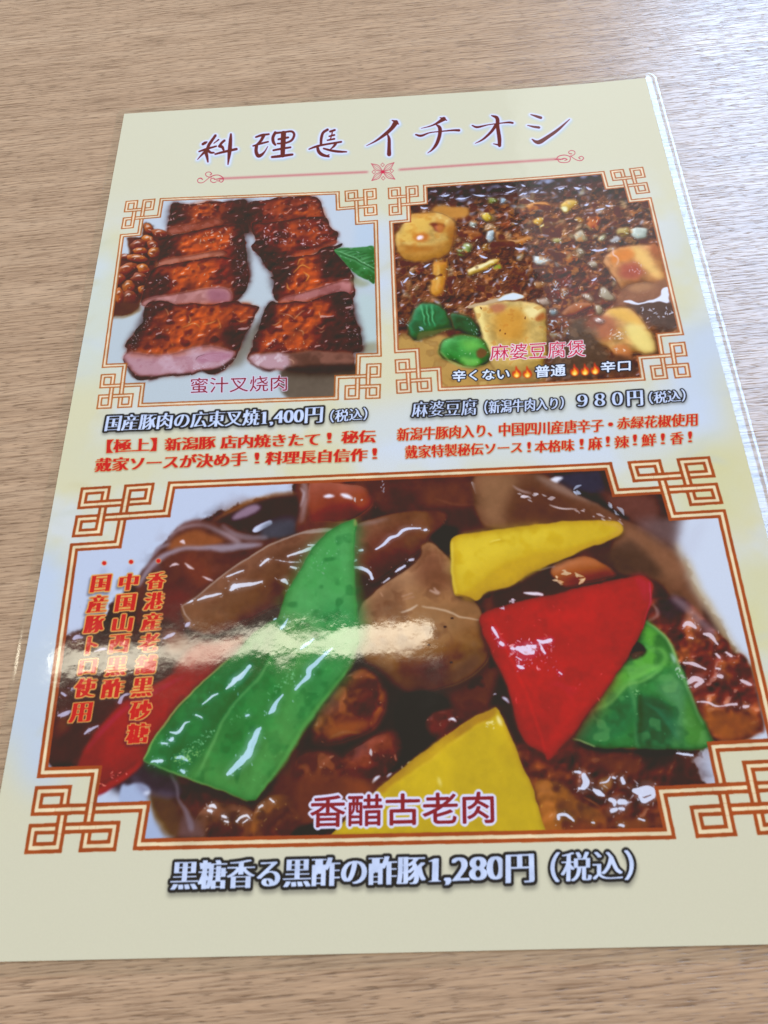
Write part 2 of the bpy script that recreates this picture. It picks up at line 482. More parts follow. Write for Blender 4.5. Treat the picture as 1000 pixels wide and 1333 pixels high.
# glazed nuts
nutbase = [(235, 272), (285, 262), (320, 310), (410, 320), (450, 350), (430, 420), (380, 470), (340, 560), (310, 620), (250, 720), (215, 830), (160, 900), (90, 925), (30, 925), (0, 930), (0, 640), (60, 500), (130, 480), (120, 400), (125, 360), (220, 358)]
A.shape(nutbase, (98, 46, 24), 5, lab=k)
A.blot(nutbase, (52, 22, 18), 18, .5, 8, .8)
nuts = [((270, 295), 38, 28, .9), ((350, 330), 55, 28, .25), ((265, 370), 45, 26, .2), ((195, 415), 62, 38, -.2), ((210, 458), 50, 26, 0), ((300, 415), 45, 34, .5), ((310, 468), 42, 36, -.5),
        ((100, 500), 48, 20, .1), ((190, 510), 80, 26, .15), ((115, 590), 75, 42, -.45), ((230, 585), 42, 34, .1), ((205, 655), 58, 42, .0), ((125, 720), 46, 50, .3), ((60, 660), 40, 40, 0), ((240, 740), 45, 32, .2), ((130, 800), 50, 55, .1), ((60, 780), 30, 60, 0)]
for i, (c, a, b, an) in enumerate(nuts):
    t = np.linspace(0, 2 * math.pi, 14)[:-1]
    j_ = np.random.default_rng(i); k_ = 1 + j_.uniform(-.18, .22, 14)
    pts = [(c[0] + a * k_[int(q * 2)] * math.cos(q) * math.cos(an) - b * math.sin(q) * math.sin(an), c[1] + a * math.cos(q) * math.sin(an) + b * math.sin(q) * math.cos(an)) for q in t]
    A.shape([(p[0] + 5, p[1] + 7) for p in pts], (45, 16, 14), 7, .75)
    A.shape(pts, [(176, 84, 30), (150, 62, 28), (190, 96, 30), (130, 52, 30)][i % 4], 3, tex=18, texamp=.25)
    A.pillow(pts, 14, 80, 90); A.blot(pts, (90, 36, 22), 18, .55, 6, .6)
    A.stroke([(c[0] - a * .5, c[1] - b * .25), (c[0] - a * .1, c[1] - b * .5), (c[0] + a * .25, c[1] - b * .4)], [3, 11, 3], (250, 225, 215), 3, .85)
    A.specks(pts, 3, (4, 10), (240, 215, 210), 40 + i)
Cc.stroke([(20, 215), (90, 215), (160, 185), (225, 150)], [6, 14, 16, 8], (150, 110, 60), 8, .8)
Cc.shape([(30, 120), (110, 100), (200, 110), (210, 150), (130, 190), (30, 205)], (92, 50, 28), 8)

def slab(T, pts, seed, base=(118, 44, 32), lab_=None, orange=None, char=None, face=None, facecol=(178, 110, 104), rim=26, bump=1.5, ocol=(198, 80, 28)):
    T.shape([(p[0] + 8, p[1] + 12) for p in pts], (110, 90, 85), 12, .3)
    T.shape(pts, base, 3, wob=2.5, lab=lab_)
    T.blot(pts, (150, 62, 40), 40, .45, 5, .8)
    T.blot(pts, (72, 28, 28), 26, .58, 7, .7)
    for o in orange or []: T.shape(o, ocol, 24, .95); T.blot(o, (228, 112, 42), 26, .5, 5, .5); T.blot(o, (160, 52, 26), 26, .6, 7, .5)
    for c in char or []: T.shape(c, (52, 26, 30), 20, .8); 
    T.edge(pts, (46, 20, 24), rim * .8, .75)
    T.blot(pts, (84, 26, 30), 26, .55, 6, .6)
    T.bumps(pts, 14, bump * .34, sthr=.36, salpha=.5, cell2=26)
    T.specks(pts, 44, (4, 9), (232, 176, 156), seed, alpha=.6, soft=2.5)
    T.specks(pts, 26, (6, 14), (70, 24, 26), seed + 100, alpha=.5, soft=3)
    T.specks(pts, 16, (3, 7), (255, 235, 230), seed + 50, alpha=.95)
    if face:
        T.shape(face, facecol, 6)
        T.blot(face, tuple(min(255, v + 26) for v in facecol), 40, .5, 4, .6)
        T.blot(face, tuple(v - 34 for v in facecol), 26, .54, 6, .5); T.edge(face, (110, 46, 36), 10, .55); T.specks(face, 14, (2, 6), (240, 205, 205), seed + 7, alpha=.6)
n0 = 'printed_pork_slice'
P1 = [(440, 118), (560, 124), (640, 118), (720, 100), (800, 104), (880, 95), (940, 88), (985, 110), (990, 300), (960, 330), (640, 325), (430, 335), (408, 310), (418, 240), (430, 180)]
slab(A, P1, 1, (138, 58, 42), reg(n0, 'back slice of the left row of pork', k_pork), orange=[[(600, 125), (720, 110), (730, 160), (640, 240), (600, 200)]],
     char=[[(435, 120), (510, 130), (560, 210), (520, 260), (430, 290), (410, 250)], [(900, 100), (990, 120), (990, 330), (850, 280), (780, 250)]],
     face=[(420, 338), (420, 300), (520, 275), (600, 262), (740, 222), (800, 262), (640, 310), (480, 335)], facecol=(164, 82, 66))
P2 = [(345, 560), (350, 480), (385, 400), (450, 345), (540, 330), (640, 305), (740, 285), (850, 272), (940, 285), (965, 380), (985, 560), (980, 700), (800, 640), (500, 600)]
slab(A, P2, 2, (130, 44, 28), reg(n0, 'second slice from the back of the left row of pork', k_pork), orange=[[(490, 370), (620, 330), (780, 300), (860, 290), (880, 370), (800, 440), (640, 470), (500, 470)]],
     char=[[(350, 420), (440, 360), (480, 400), (470, 490), (360, 510)], [(890, 300), (960, 300), (1000, 620), (960, 700), (900, 640), (880, 480)]],
     face=[(330, 572), (345, 540), (420, 512), (520, 500), (690, 470), (790, 462), (830, 490), (700, 520), (600, 532), (430, 562)], facecol=(188, 112, 92))
P3 = [(290, 610), (330, 575), (430, 552), (600, 525), (780, 500), (900, 520), (965, 545), (995, 640), (985, 700), (960, 760), (880, 830), (700, 850), (480, 850), (240, 840), (225, 800), (250, 700)]
slab(A, P3, 3, (128, 42, 26), reg(n0, 'third slice from the back of the left row of pork', k_pork), orange=[[(440, 580), (600, 540), (760, 520), (750, 640), (700, 740), (560, 740), (430, 740), (420, 650)]],
     char=[[(300, 640), (420, 640), (430, 740), (330, 800), (240, 790)], [(870, 540), (960, 545), (990, 660), (950, 770), (880, 800), (870, 680)], [(545, 690), (600, 685), (600, 730), (545, 735)]],
     face=[(225, 850), (240, 815), (330, 790), (430, 775), (560, 752), (700, 728), (840, 730), (870, 790), (850, 830), (700, 850), (480, 855), (300, 862)], facecol=(192, 128, 124))
A.shape([(700, 740), (830, 740), (860, 800), (840, 840), (720, 845)], (158, 92, 112), 14, .7)
P4 = [(270, 112), (340, 98), (400, 105), (470, 125), (540, 120), (600, 112), (660, 122), (720, 125), (790, 112), (850, 105), (900, 100), (950, 122), (1000, 128), (1072, 140), (1045, 190), (1000, 290), (960, 350), (930, 430), (905, 510), (850, 570), (760, 622), (715, 630), (660, 605), (560, 635), (380, 645), (300, 662), (190, 670), (150, 620), (120, 580), (90, 520), (120, 450), (100, 420), (170, 330), (180, 300), (230, 250), (235, 190)]
slab(Cc, P4, 4, (118, 48, 34), reg(n0, 'front slice of the left row of pork with pink cut face', k_pork), orange=[[(480, 140), (640, 130), (820, 130), (840, 200), (780, 300), (700, 300), (620, 400), (430, 440), (420, 330), (480, 230)], [(930, 130), (1000, 130), (980, 220), (900, 250)], [(200, 440), (400, 440), (560, 440), (420, 480), (240, 475)]],
     char=[[(235, 180), (300, 110), (400, 110), (470, 135), (440, 170), (330, 180), (250, 300), (180, 440), (110, 440), (130, 380), (180, 300)], [(800, 300), (870, 300), (990, 290), (940, 420), (880, 450), (810, 400)]], rim=20)
F4 = [(92, 510), (110, 480), (150, 470), (230, 482), (330, 490), (430, 482), (560, 448), (640, 428), (720, 422), (800, 436), (850, 455), (895, 478), (880, 520), (840, 552), (760, 585), (640, 600), (560, 620), (420, 630), (330, 642), (210, 640), (170, 620), (130, 575)]
Cc.shape(F4, (192, 142, 152), 7)
Cc.shape([(100, 490), (150, 465), (330, 482), (560, 440), (720, 415), (860, 440), (700, 450), (560, 475), (400, 505), (200, 500)], (196, 108, 84), 16, .75)
Cc.edge(F4, (130, 70, 66), 12, .6); Cc.blot(F4, (215, 180, 194), 40, .5, 4, .6); Cc.blot(F4, (168, 105, 118), 18, .55, 6, .35)
Cc.shape([(615, 520), (660, 485), (740, 468), (830, 475), (870, 495), (820, 530), (720, 540), (650, 545)], (178, 112, 134), 8, .75)
for q in range(5): Cc.stroke([(630 + q * 12, 520 - q * 4), (720, 488 + q * 10), (850, 485 + q * 9)], [1, 4, 1], (212, 165, 182), 2, .6)
Cc.stroke([(612, 528), (630, 500), (680, 482)], [2, 4, 2], (95, 50, 60), 2, .7)
Cc.specks([(580, 560), (680, 555), (680, 600), (600, 605)], 14, (3, 8), (235, 225, 240), 9)
Cc.stroke([(120, 590), (160, 640), (220, 655), (330, 650), (440, 632), (560, 630), (650, 608), (740, 610), (840, 560), (900, 500)], [14, 26, 22, 16, 12, 10, 12, 30, 26, 12], (58, 34, 34), 6, .85)
Cc.specks([(760, 560), (900, 490), (900, 540), (800, 600)], 16, (3, 7), (220, 220, 220), 10)
Cc.specks([(120, 420), (200, 300), (260, 200), (300, 130), (330, 160), (240, 320), (180, 460)], 34, (4, 10), (205, 205, 210), 11, alpha=.7)
for q, (a, b, c_) in enumerate([((905, 235), (940, 245), (985, 232)), ((560, 200), (575, 235), (560, 265)), ((385, 150), (405, 180), (410, 205)), ((775, 230), (790, 280), (780, 300)), ((520, 290), (600, 260), (640, 290)), ((660, 270), (720, 260), (760, 240))]):
    Cc.stroke([a, b, c_], [3, 7, 3], (250, 190, 130), 3, .55)
Q1 = [(72, 125), (120, 98), (200, 92), (300, 72), (400, 68), (480, 58), (540, 66), (580, 78), (605, 110), (620, 190), (632, 235), (450, 222), (330, 262), (200, 265), (105, 310), (70, 220)]
slab(B, Q1, 5, (140, 56, 44), reg(n0, 'back slice of the right row of pork', k_pork), orange=[[(300, 85), (340, 85), (340, 180), (300, 190)], [(400, 160), (560, 160), (610, 210), (440, 215)]],
     char=[[(50, 110), (130, 110), (140, 200), (150, 330), (60, 330)], [(345, 140), (380, 145), (375, 175), (345, 170)]], bump=1.2)
Q2 = [(105, 250), (200, 258), (330, 240), (480, 215), (620, 213), (650, 240), (672, 290), (722, 325), (718, 360), (700, 395), (560, 450), (430, 500), (310, 510), (285, 560), (262, 608), (210, 580), (160, 500), (98, 430), (130, 380), (100, 310)]
slab(B, Q2, 6, (118, 42, 36), reg(n0, 'second slice from the back of the right row of pork', k_pork), orange=[[(360, 260), (420, 260), (420, 420), (410, 480), (390, 400)], [(510, 280), (560, 280), (550, 370), (520, 370)]],
     char=[[(130, 380), (190, 330), (230, 420), (320, 500), (280, 600), (220, 600), (140, 480)], [(290, 265), (340, 265), (330, 300), (300, 300)]],
     face=[(400, 505), (420, 470), (560, 440), (640, 405), (705, 378), (708, 408), (600, 455), (500, 500), (440, 515)], facecol=(172, 70, 50))
Q3 = [(250, 600), (290, 540), (320, 508), (420, 500), (480, 492), (560, 480), (605, 440), (690, 425), (752, 405), (742, 430), (700, 445), (730, 500), (800, 580), (835, 640), (838, 700), (835, 790), (700, 840), (560, 830), (420, 850), (280, 820), (255, 760), (262, 680), (235, 650), (262, 640)]
slab(B, Q3, 7, (104, 34, 34), reg(n0, 'third slice from the back of the right row of pork', k_pork), orange=[[(440, 500), (560, 490), (580, 600), (590, 720), (480, 760), (350, 760), (380, 660), (420, 600)]],
     char=[[(240, 640), (290, 560), (380, 520), (400, 600), (370, 680), (300, 760), (255, 740)], [(600, 450), (700, 440), (830, 640), (820, 690), (720, 660), (620, 660), (590, 560)]],
     face=[(290, 838), (330, 800), (440, 768), (560, 735), (680, 695), (800, 672), (830, 700), (815, 760), (760, 770), (640, 780), (560, 800), (480, 835), (360, 850)], facecol=(182, 110, 108))
for a, b, c_ in (((400, 620), (460, 560), (520, 590)), ((470, 610), (510, 640), (490, 680)), ((350, 690), (360, 720), (380, 740)), ((430, 560), (450, 520), (480, 520))): B.stroke([a, b, c_], [3, 8, 3], (252, 168, 80), 3, .85)
Q4 = [(150, 205), (165, 170), (180, 140), (215, 105), (250, 112), (300, 115), (400, 100), (480, 105), (520, 90), (600, 60), (700, 30), (770, 40), (795, 100), (812, 180), (830, 250), (855, 290), (858, 340), (870, 400), (865, 460), (805, 480), (800, 590), (600, 600), (330, 600), (240, 590), (190, 602), (120, 570), (60, 535), (38, 502), (80, 430), (85, 380), (120, 310)]
slab(D, Q4, 8, (104, 38, 30), reg(n0, 'front slice of the right row of pork', k_pork), orange=[[(250, 120), (480, 112), (600, 90), (600, 200), (520, 300), (500, 420), (400, 440), (240, 440), (120, 460), (200, 330), (250, 230)]],
     char=[[(150, 200), (220, 105), (250, 140), (230, 260), (180, 300), (110, 340)], [(640, 60), (780, 60), (860, 300), (865, 470), (700, 470), (560, 440), (600, 330), (680, 200)], [(360, 300), (430, 290), (440, 330), (390, 340)], [(320, 350), (370, 350), (370, 380), (330, 380)]])
D.shape([(45, 505), (100, 482), (200, 474), (320, 478), (480, 460), (600, 462), (700, 470), (805, 478), (800, 560), (600, 572), (420, 578), (330, 590), (200, 596), (120, 565), (60, 532)], (136, 86, 72), 8)
D.shape([(50, 505), (110, 488), (200, 480), (300, 485), (345, 520), (335, 585), (260, 592), (180, 590), (90, 550)], (196, 152, 160), 10)
D.blot([(50, 505), (110, 488), (200, 480), (300, 485), (345, 520), (335, 585), (180, 590), (90, 550)], (225, 200, 205), 18, .5, 5, .7)
D.blot([(345, 480), (700, 475), (800, 500), (790, 570), (400, 580)], (92, 56, 48), 40, .5, 5, .7)
D.shape([(330, 575), (560, 560), (805, 555), (805, 610), (560, 625), (330, 610)], (52, 36, 34), 10, .9)
D.stroke([(70, 545), (130, 585), (190, 600), (240, 590)], [5, 10, 16, 6], (70, 40, 44), 4, .8)
for a, b, c_ in (((280, 190), (340, 200), (380, 230)), ((380, 230), (410, 195), (455, 165)), ((545, 285), (580, 300), (600, 270)), ((560, 320), (580, 325), (600, 310)), ((560, 175), (565, 195), (570, 215)), ((215, 270), (250, 265), (280, 240)), ((410, 310), (440, 320), (445, 350)), ((345, 520), (370, 535), (375, 555))):
    D.stroke([a, b, c_], [3, 7, 3], (250, 200, 160), 3, .55)
D.specks([(690, 80), (790, 110), (850, 300), (860, 440), (800, 420), (740, 250)], 46, (4, 10), (210, 200, 205), 21, alpha=.7)
D.specks([(150, 380), (500, 380), (500, 450), (150, 460)], 30, (3, 7), (250, 220, 215), 22)
B.specks([(180, 280), (390, 300), (390, 440), (180, 400)], 34, (6, 12), (232, 195, 205), 23, alpha=.8)
B.specks([(440, 230), (640, 230), (660, 370), (440, 430)], 34, (6, 12), (235, 200, 212), 24, alpha=.8)
A.specks([(700, 290), (880, 290), (880, 440), (640, 420)], 30, (6, 13), (250, 210, 205), 25, alpha=.8)
A.specks([(900, 330), (985, 560), (970, 720), (900, 700), (890, 480)], 40, (4, 9), (190, 180, 190), 26, alpha=.75)
A.specks([(330, 640), (420, 640), (420, 670), (330, 670)], 8, (5, 12), (230, 225, 240), 27, ang=.6)
# mint leaf
leaf = [(695, 450), (760, 436), (850, 432), (920, 428), (990, 440), (990, 684), (940, 668), (900, 652), (860, 632), (810, 590), (760, 530)]
B.shape(leaf, (44, 118, 56), 3, lab=reg('printed_mint_leaf', 'green mint leaf', k_pork))
rib = [(695, 450), (780, 478), (880, 530), (990, 590)]
B.pillow(leaf, 30, 30, 40); B.blot(leaf, (86, 160, 92), 26, .52, 5, .5)
for q in range(8):
    t = (q + .5) / 8; bx_, by_ = 700 + 285 * t, 452 + 132 * t ** 1.25
    B.stroke([(bx_, by_), (bx_ + 45, by_ - 10 - 10 * t), (bx_ + 110, by_ - 8 - 36 * t)], [2, 5, 2], (20, 72, 34), 3, .7)
    B.stroke([(bx_ + 6, by_ + 9), (bx_ + 52, by_ + 2), (bx_ + 112, by_ + 4 - 30 * t)], [2, 6, 2], (140, 204, 150), 4, .6)
    B.stroke([(bx_, by_), (bx_ + 40, by_ + 30 + 14 * t), (bx_ + 100, by_ + 52 + 20 * t)], [2, 5, 2], (18, 66, 32), 3, .7)
    B.stroke([(bx_ + 2, by_ + 10), (bx_ + 36, by_ + 40 + 14 * t), (bx_ + 94, by_ + 62 + 20 * t)], [2, 6, 2], (122, 190, 130), 4, .55)
B.stroke(rib, [3, 6, 7, 7], (150, 208, 150), 2.5, .8)
B.specks(leaf, 26, (4, 9), (190, 228, 200), 31, ang=.3, alpha=.7)
B.shape([(830, 640), (900, 660), (960, 690), (900, 720), (830, 700)], (150, 150, 100), 14, .6)

# ================================================================== picture 2: tofu in spicy minced meat sauce
k_tofu = reg('food_photo', 'printed picture of tofu in dark spicy minced meat sauce')
clip_to(GR, k_tofu)
E_, F_, G_, H_ = Tile(505, 225, 5), Tile(680, 225, 5), Tile(505, 365, 5), Tile(690, 365, 5)
full = [(490, 200), (920, 190), (920, 530), (490, 530)]
PX.shape(full, (84, 46, 36), 1, sm=False)
mid = [(520, 300), (640, 262), (800, 258), (850, 300), (880, 420), (860, 480), (700, 500), (640, 430), (530, 430)]
PX.blot(full, (134, 74, 48), 40, .45, 5, .75)
PX.blot(mid, (176, 112, 66), 26, .46, 5, .7)
PX.blot([(720, 330), (860, 320), (860, 400), (700, 420)], (110, 28, 30), 40, .42, 5, .8)
PX.blot(full, (40, 24, 26), 40, .57, 6, .7)
PX.shape([(550, 235), (800, 215), (800, 250), (700, 258), (560, 272)], (34, 34, 52), 10, .6)
PX.shape([(780, 225), (840, 245), (850, 275), (790, 250)], (22, 26, 38), 8, .85)
PX.bumps(full, 14, .7, (205, 205, 230), .3, .6, 1, cell2=26)
r_ = np.random.default_rng(77)
lump = [(156, 88, 52), (186, 122, 74), (130, 66, 46), (200, 146, 92), (104, 52, 40), (176, 82, 46), (216, 176, 124)]
for q in range(210):                      # minced grains
    x, y = r_.uniform(520, 885), r_.uniform(262, 470)
    rr = r_.uniform(2.4, 6.8); an = r_.uniform(0, 3.1)
    pts = [(x + rr * 1.4 * math.cos(t) * math.cos(an) - rr * .8 * math.sin(t) * math.sin(an) + r_.uniform(-1.3, 1.3), y + rr * 1.4 * math.cos(t) * math.sin(an) + rr * .8 * math.sin(t) * math.cos(an) + r_.uniform(-1.3, 1.3)) for t in np.linspace(0, 2 * math.pi, 8)[:-1]]
    PX.shape([(p[0] + .8, p[1] + 1.6) for p in pts], (36, 18, 20), 1.8, .6)
    PX.shape(pts, lump[q % 7], 1.4, .72)
    if q % 2: PX.pillow(pts, 2.4, 50, 70)
    if q % 3 == 0: PX.stroke([(x - rr * .5, y - rr * .4), (x + rr * .3, y - rr * .55)], [.5, 1.9, .5], (240, 224, 226), .8, .8)
PX.blot(mid, (112, 58, 40), 26, .5, 5, .5); PX.blot(mid, (160, 88, 50), 40, .54, 6, .4)
PX.bumps(mid, 18, .5, (240, 220, 215), .4, .7, 3, cell2=40)
PX.specks(full, 240, (1.4, 3.6), (205, 210, 244), 51, soft=.8, alpha=.8)
PX.specks([(560, 240), (800, 222), (830, 262), (700, 280), (560, 290)], 90, (2, 5.5), (180, 196, 240), 52, ang=0, soft=1.2, alpha=.7)
def chunk(T, pts, col, seed=0, hl=True, lab=None, dep=14, sm=True):
    col = tuple(v * .9 + 8 for v in col)
    j_ = np.random.default_rng(len(pts) * 31 + seed); pts = [(a + j_.uniform(-5, 5), b + j_.uniform(-5, 5)) for a, b in pts]
    T.shape([(p[0] + 4, p[1] + 8) for p in pts], (30, 16, 18), 9, .55)
    T.shape(pts, col, 4, tex=18, texamp=.15, lab=lab, sm=sm); T.pillow(pts, dep, 60, 80, sm=sm)
    T.blot(pts, tuple(v * .7 for v in col), 26, .56, 5, .4); T.edge(pts, (92, 44, 26), dep * .45, .6 if lab else .35)
    if hl: T.specks(pts, 4, (4, 9), (255, 250, 240), seed)
# scallions, beans, ginger
chunk(E_, [(520, 630), (600, 590), (700, 560), (745, 575), (700, 605), (600, 650), (530, 668)], (232, 190, 90), 1, sm=False)
E_.stroke([(530, 640), (590, 615), (680, 580)], [12, 22, 14], (250, 240, 190), 5, .8)
E_.shape([(690, 620), (735, 600), (730, 625), (690, 632)], (130, 170, 50), 3)
chunk(E_, [(615, 275), (660, 262), (680, 290), (655, 318), (615, 308)], (222, 190, 66), 2, sm=False)
chunk(E_, [(650, 380), (700, 372), (690, 430), (660, 452), (642, 420)], (190, 206, 210), 3, sm=False)
chunk(E_, [(945, 545), (1010, 545), (1120, 600), (1110, 620), (1000, 595), (948, 590)], (206, 222, 228), 4, sm=False)
chunk(E_, [(490, 470), (530, 460), (548, 500), (520, 530), (490, 515)], (168, 182, 110), 5)
chunk(E_, [(455, 510), (485, 505), (488, 540), (460, 545)], (140, 168, 84), 6)
chunk(E_, [(530, 320), (580, 325), (575, 355), (535, 350)], (176, 182, 170), 7)
chunk(E_, [(655, 170), (690, 165), (715, 185), (690, 205), (655, 195)], (140, 150, 70), 8)
chunk(E_, [(720, 168), (765, 170), (765, 200), (725, 205)], (150, 176, 196), 9)
chunk(E_, [(700, 395), (735, 390), (740, 430), (850, 440), (940, 410), (930, 440), (830, 475), (740, 460), (705, 430)], (196, 128, 66), 10)
chunk(E_, [(610, 465), (650, 460), (655, 500), (690, 500), (650, 520), (612, 500)], (190, 128, 56), 11)
chunk(E_, [(480, 385), (560, 380), (620, 400), (600, 440), (500, 450)], (148, 76, 34), 12)
chunk(E_, [(295, 580), (340, 562), (390, 580), (385, 680), (375, 780), (350, 805), (300, 800), (280, 760), (290, 660)], (214, 140, 42), 13)
E_.stroke([(330, 600), (325, 680), (320, 760)], [10, 18, 12], (250, 205, 120), 7, .7)
chunk(F_, [(250, 225), (270, 190), (330, 178), (360, 195), (340, 225), (290, 262), (262, 255)], (228, 178, 70), 14)
F_.shape([(258, 230), (290, 225), (285, 258), (262, 252)], (236, 232, 180), 4)
chunk(F_, [(15, 225), (60, 200), (130, 195), (190, 215), (170, 245), (90, 240), (40, 258)], (218, 130, 52), 15)
F_.shape([(60, 225), (130, 220), (150, 235), (80, 242)], (150, 74, 44), 5, .7)
chunk(F_, [(70, 310), (110, 295), (140, 310), (120, 340), (80, 335)], (224, 168, 52), 16)
chunk(F_, [(110, 345), (160, 318), (205, 335), (195, 362), (130, 378)], (226, 196, 98), 17, sm=False)
chunk(F_, [(350, 300), (380, 290), (400, 320), (370, 335)], (206, 140, 50), 18)
chunk(F_, [(420, 300), (470, 285), (510, 320), (490, 360), (440, 365), (415, 340)], (206, 98, 38), 19)
chunk(F_, [(690, 380), (740, 370), (805, 378), (805, 430), (740, 438), (695, 410)], (206, 216, 202), 20, sm=False)
chunk(F_, [(610, 385), (680, 365), (690, 410), (640, 425)], (190, 158, 80), 21)
chunk(F_, [(565, 450), (610, 418), (650, 430), (620, 455), (575, 462)], (192, 190, 192), 22, sm=False)
chunk(F_, [(490, 420), (530, 410), (540, 440), (500, 450)], (206, 204, 160), 23)
chunk(F_, [(75, 542), (110, 540), (240, 598), (238, 625), (170, 610), (80, 580)], (208, 218, 216), 24, sm=False)
chunk(F_, [(240, 525), (300, 515), (350, 550), (300, 585), (250, 560)], (176, 92, 44), 25)
chunk(F_, [(430, 590), (470, 585), (490, 615), (450, 625)], (196, 176, 150), 26)
chunk(F_, [(330, 410), (380, 380), (410, 420), (400, 450), (340, 445)], (196, 176, 140), 27)
chunk(F_, [(190, 430), (240, 425), (255, 450), (200, 455)], (190, 180, 110), 28)
chunk(F_, [(360, 500), (400, 495), (410, 530), (370, 535)], (176, 158, 130), 29)
for q, (x, y, l, a) in enumerate([(430, 265, 90, -.2), (500, 240, 90, -.25), (570, 215, 70, .1), (420, 205, 40, -.6), (360, 105, 60, .15), (250, 105, 50, .0), (430, 110, 40, .3), (80, 125, 60, -.5), (20, 135, 40, -.3), (500, 505, 110, -.1), (600, 520, 60, 1.1), (640, 605, 50, 1.5), (150, 405, 50, .2), (700, 320, 50, -.4), (790, 235, 40, .5), (460, 700, 40, -.4), (600, 700, 70, .6)]):
    F_.stroke([(x - l / 2 * math.cos(a), y - l / 2 * math.sin(a)), (x, y + 6), (x + l / 2 * math.cos(a), y + l / 2 * math.sin(a))], [4, 13, 5], (206, 212, 246), 3, .95, rough=.5)
for q, (x, y, l, a) in enumerate([(370, 145, 80, -.2), (480, 165, 110, -.15), (600, 150, 110, .1), (395, 205, 40, .2), (240, 232, 60, 0), (790, 90, 70, .2), (880, 80, 60, .5), (800, 120, 90, -.3), (870, 140, 60, -.5), (930, 180, 60, .2), (240, 610, 90, -.4), (160, 655, 40, .5), (120, 700, 60, -.8), (90, 725, 40, 1.3), (460, 375, 30, 1.2), (410, 520, 40, 1.3), (530, 440, 40, .5), (590, 485, 30, .8), (650, 640, 60, -.5), (760, 690, 50, -.7), (620, 545, 60, .4), (830, 330, 50, .2), (900, 385, 50, -.4), (860, 495, 60, .1)]):
    E_.stroke([(x - l / 2 * math.cos(a), y - l / 2 * math.sin(a)), (x, y + 6), (x + l / 2 * math.cos(a), y + l / 2 * math.sin(a))], [4, 12, 4], (205, 214, 248), 3, .95, rough=.5)
nt = 'printed_tofu_cube'
PX.blot([(520, 270), (640, 250), (860, 250), (880, 470), (700, 480), (530, 430)], (40, 20, 22), 26, .62, 7, .7)
PX.blot([(520, 270), (640, 250), (860, 250), (880, 470), (700, 480), (530, 430)], (150, 60, 34), 26, .6, 6, .4)
PX.blot([(560, 280), (860, 260), (880, 400), (600, 400)], (206, 126, 60), 18, .62, 7, .55)
PX.specks([(530, 270), (860, 250), (880, 450), (560, 420)], 46, (2, 6), (204, 190, 140), 91, soft=1.2, alpha=.7)
PX.specks([(530, 270), (860, 250), (880, 450), (560, 420)], 110, (1.2, 3), (216, 222, 246), 92, soft=.6, alpha=.85)
# tofu, upper left
t1 = [(45, 420), (90, 350), (160, 275), (280, 262), (330, 268), (400, 280), (440, 330), (440, 430), (400, 530), (330, 560), (240, 585), (130, 568), (60, 520), (40, 470)]
E_.shape([(290, 250), (340, 215), (430, 225), (520, 240), (520, 285), (440, 300), (330, 280)], (196, 132, 60), 8)
chunk(E_, t1, (222, 172, 86), 0, False, reg(nt, 'large golden tofu cube at the upper left of the tofu picture', k_tofu), 26, sm=False)
E_.shape([(60, 420), (110, 350), (170, 290), (300, 275), (300, 330), (220, 430), (120, 455), (60, 450)], (236, 186, 84), 16, .8)
E_.shape([(290, 275), (390, 285), (430, 330), (390, 345), (300, 320)], (240, 206, 122), 10, .8)
E_.shape([(280, 335), (310, 328), (370, 340), (365, 370), (330, 385), (300, 365)], (118, 50, 30), 5)
E_.shape([(310, 350), (360, 350), (350, 385), (325, 382)], (190, 104, 74), 5)
E_.shape([(160, 415), (210, 395), (270, 410), (250, 445), (190, 450)], (206, 104, 40), 9, .8)
E_.shape([(185, 420), (215, 413), (230, 430), (200, 440)], (250, 228, 236), 4)
E_.shape([(110, 480), (170, 480), (290, 490), (270, 512), (150, 515), (115, 505)], (176, 104, 40), 9, .8)
E_.stroke([(60, 460), (150, 470), (320, 470), (400, 430)], [6, 12, 10, 6], (246, 212, 120), 7, .7)
E_.blot(t1, (200, 120, 40), 40, .52, 6, .5)
E_.shape([(60, 462), (150, 476), (300, 470), (400, 436), (400, 530), (330, 562), (240, 586), (130, 570), (60, 520)], (186, 116, 42), 8, .6, sm=False)
E_.shape([(400, 290), (440, 335), (440, 430), (400, 520), (396, 430)], (176, 100, 40), 7, .6, sm=False)
# tofu, right
t2 = [(600, 500), (690, 480), (780, 478), (860, 475), (900, 540), (940, 700), (930, 760), (800, 720), (700, 740), (640, 760), (600, 720), (560, 640), (520, 590), (540, 540)]
chunk(F_, t2, (214, 140, 78), 0, False, reg(nt, 'orange tofu cube at the right edge of the tofu picture', k_tofu), 24, sm=False)
F_.shape([(700, 500), (760, 490), (830, 560), (900, 690), (860, 700), (780, 620), (720, 560)], (250, 200, 110), 14, .85)
F_.shape([(600, 520), (690, 495), (720, 560), (640, 590), (570, 590)], (232, 130, 46), 12, .8)
F_.shape([(640, 620), (720, 590), (780, 640), (760, 690), (680, 700), (630, 680)], (176, 70, 58), 14, .8)
F_.shape([(820, 480), (870, 480), (900, 560), (860, 560)], (176, 88, 50), 12, .8)
F_.specks([(690, 600), (800, 590), (790, 670), (700, 670)], 16, (3, 8), (252, 205, 220), 61)
F_.stroke([(590, 505), (590, 540), (615, 560), (615, 610)], [5, 9, 7, 4], (245, 205, 200), 3, .8)
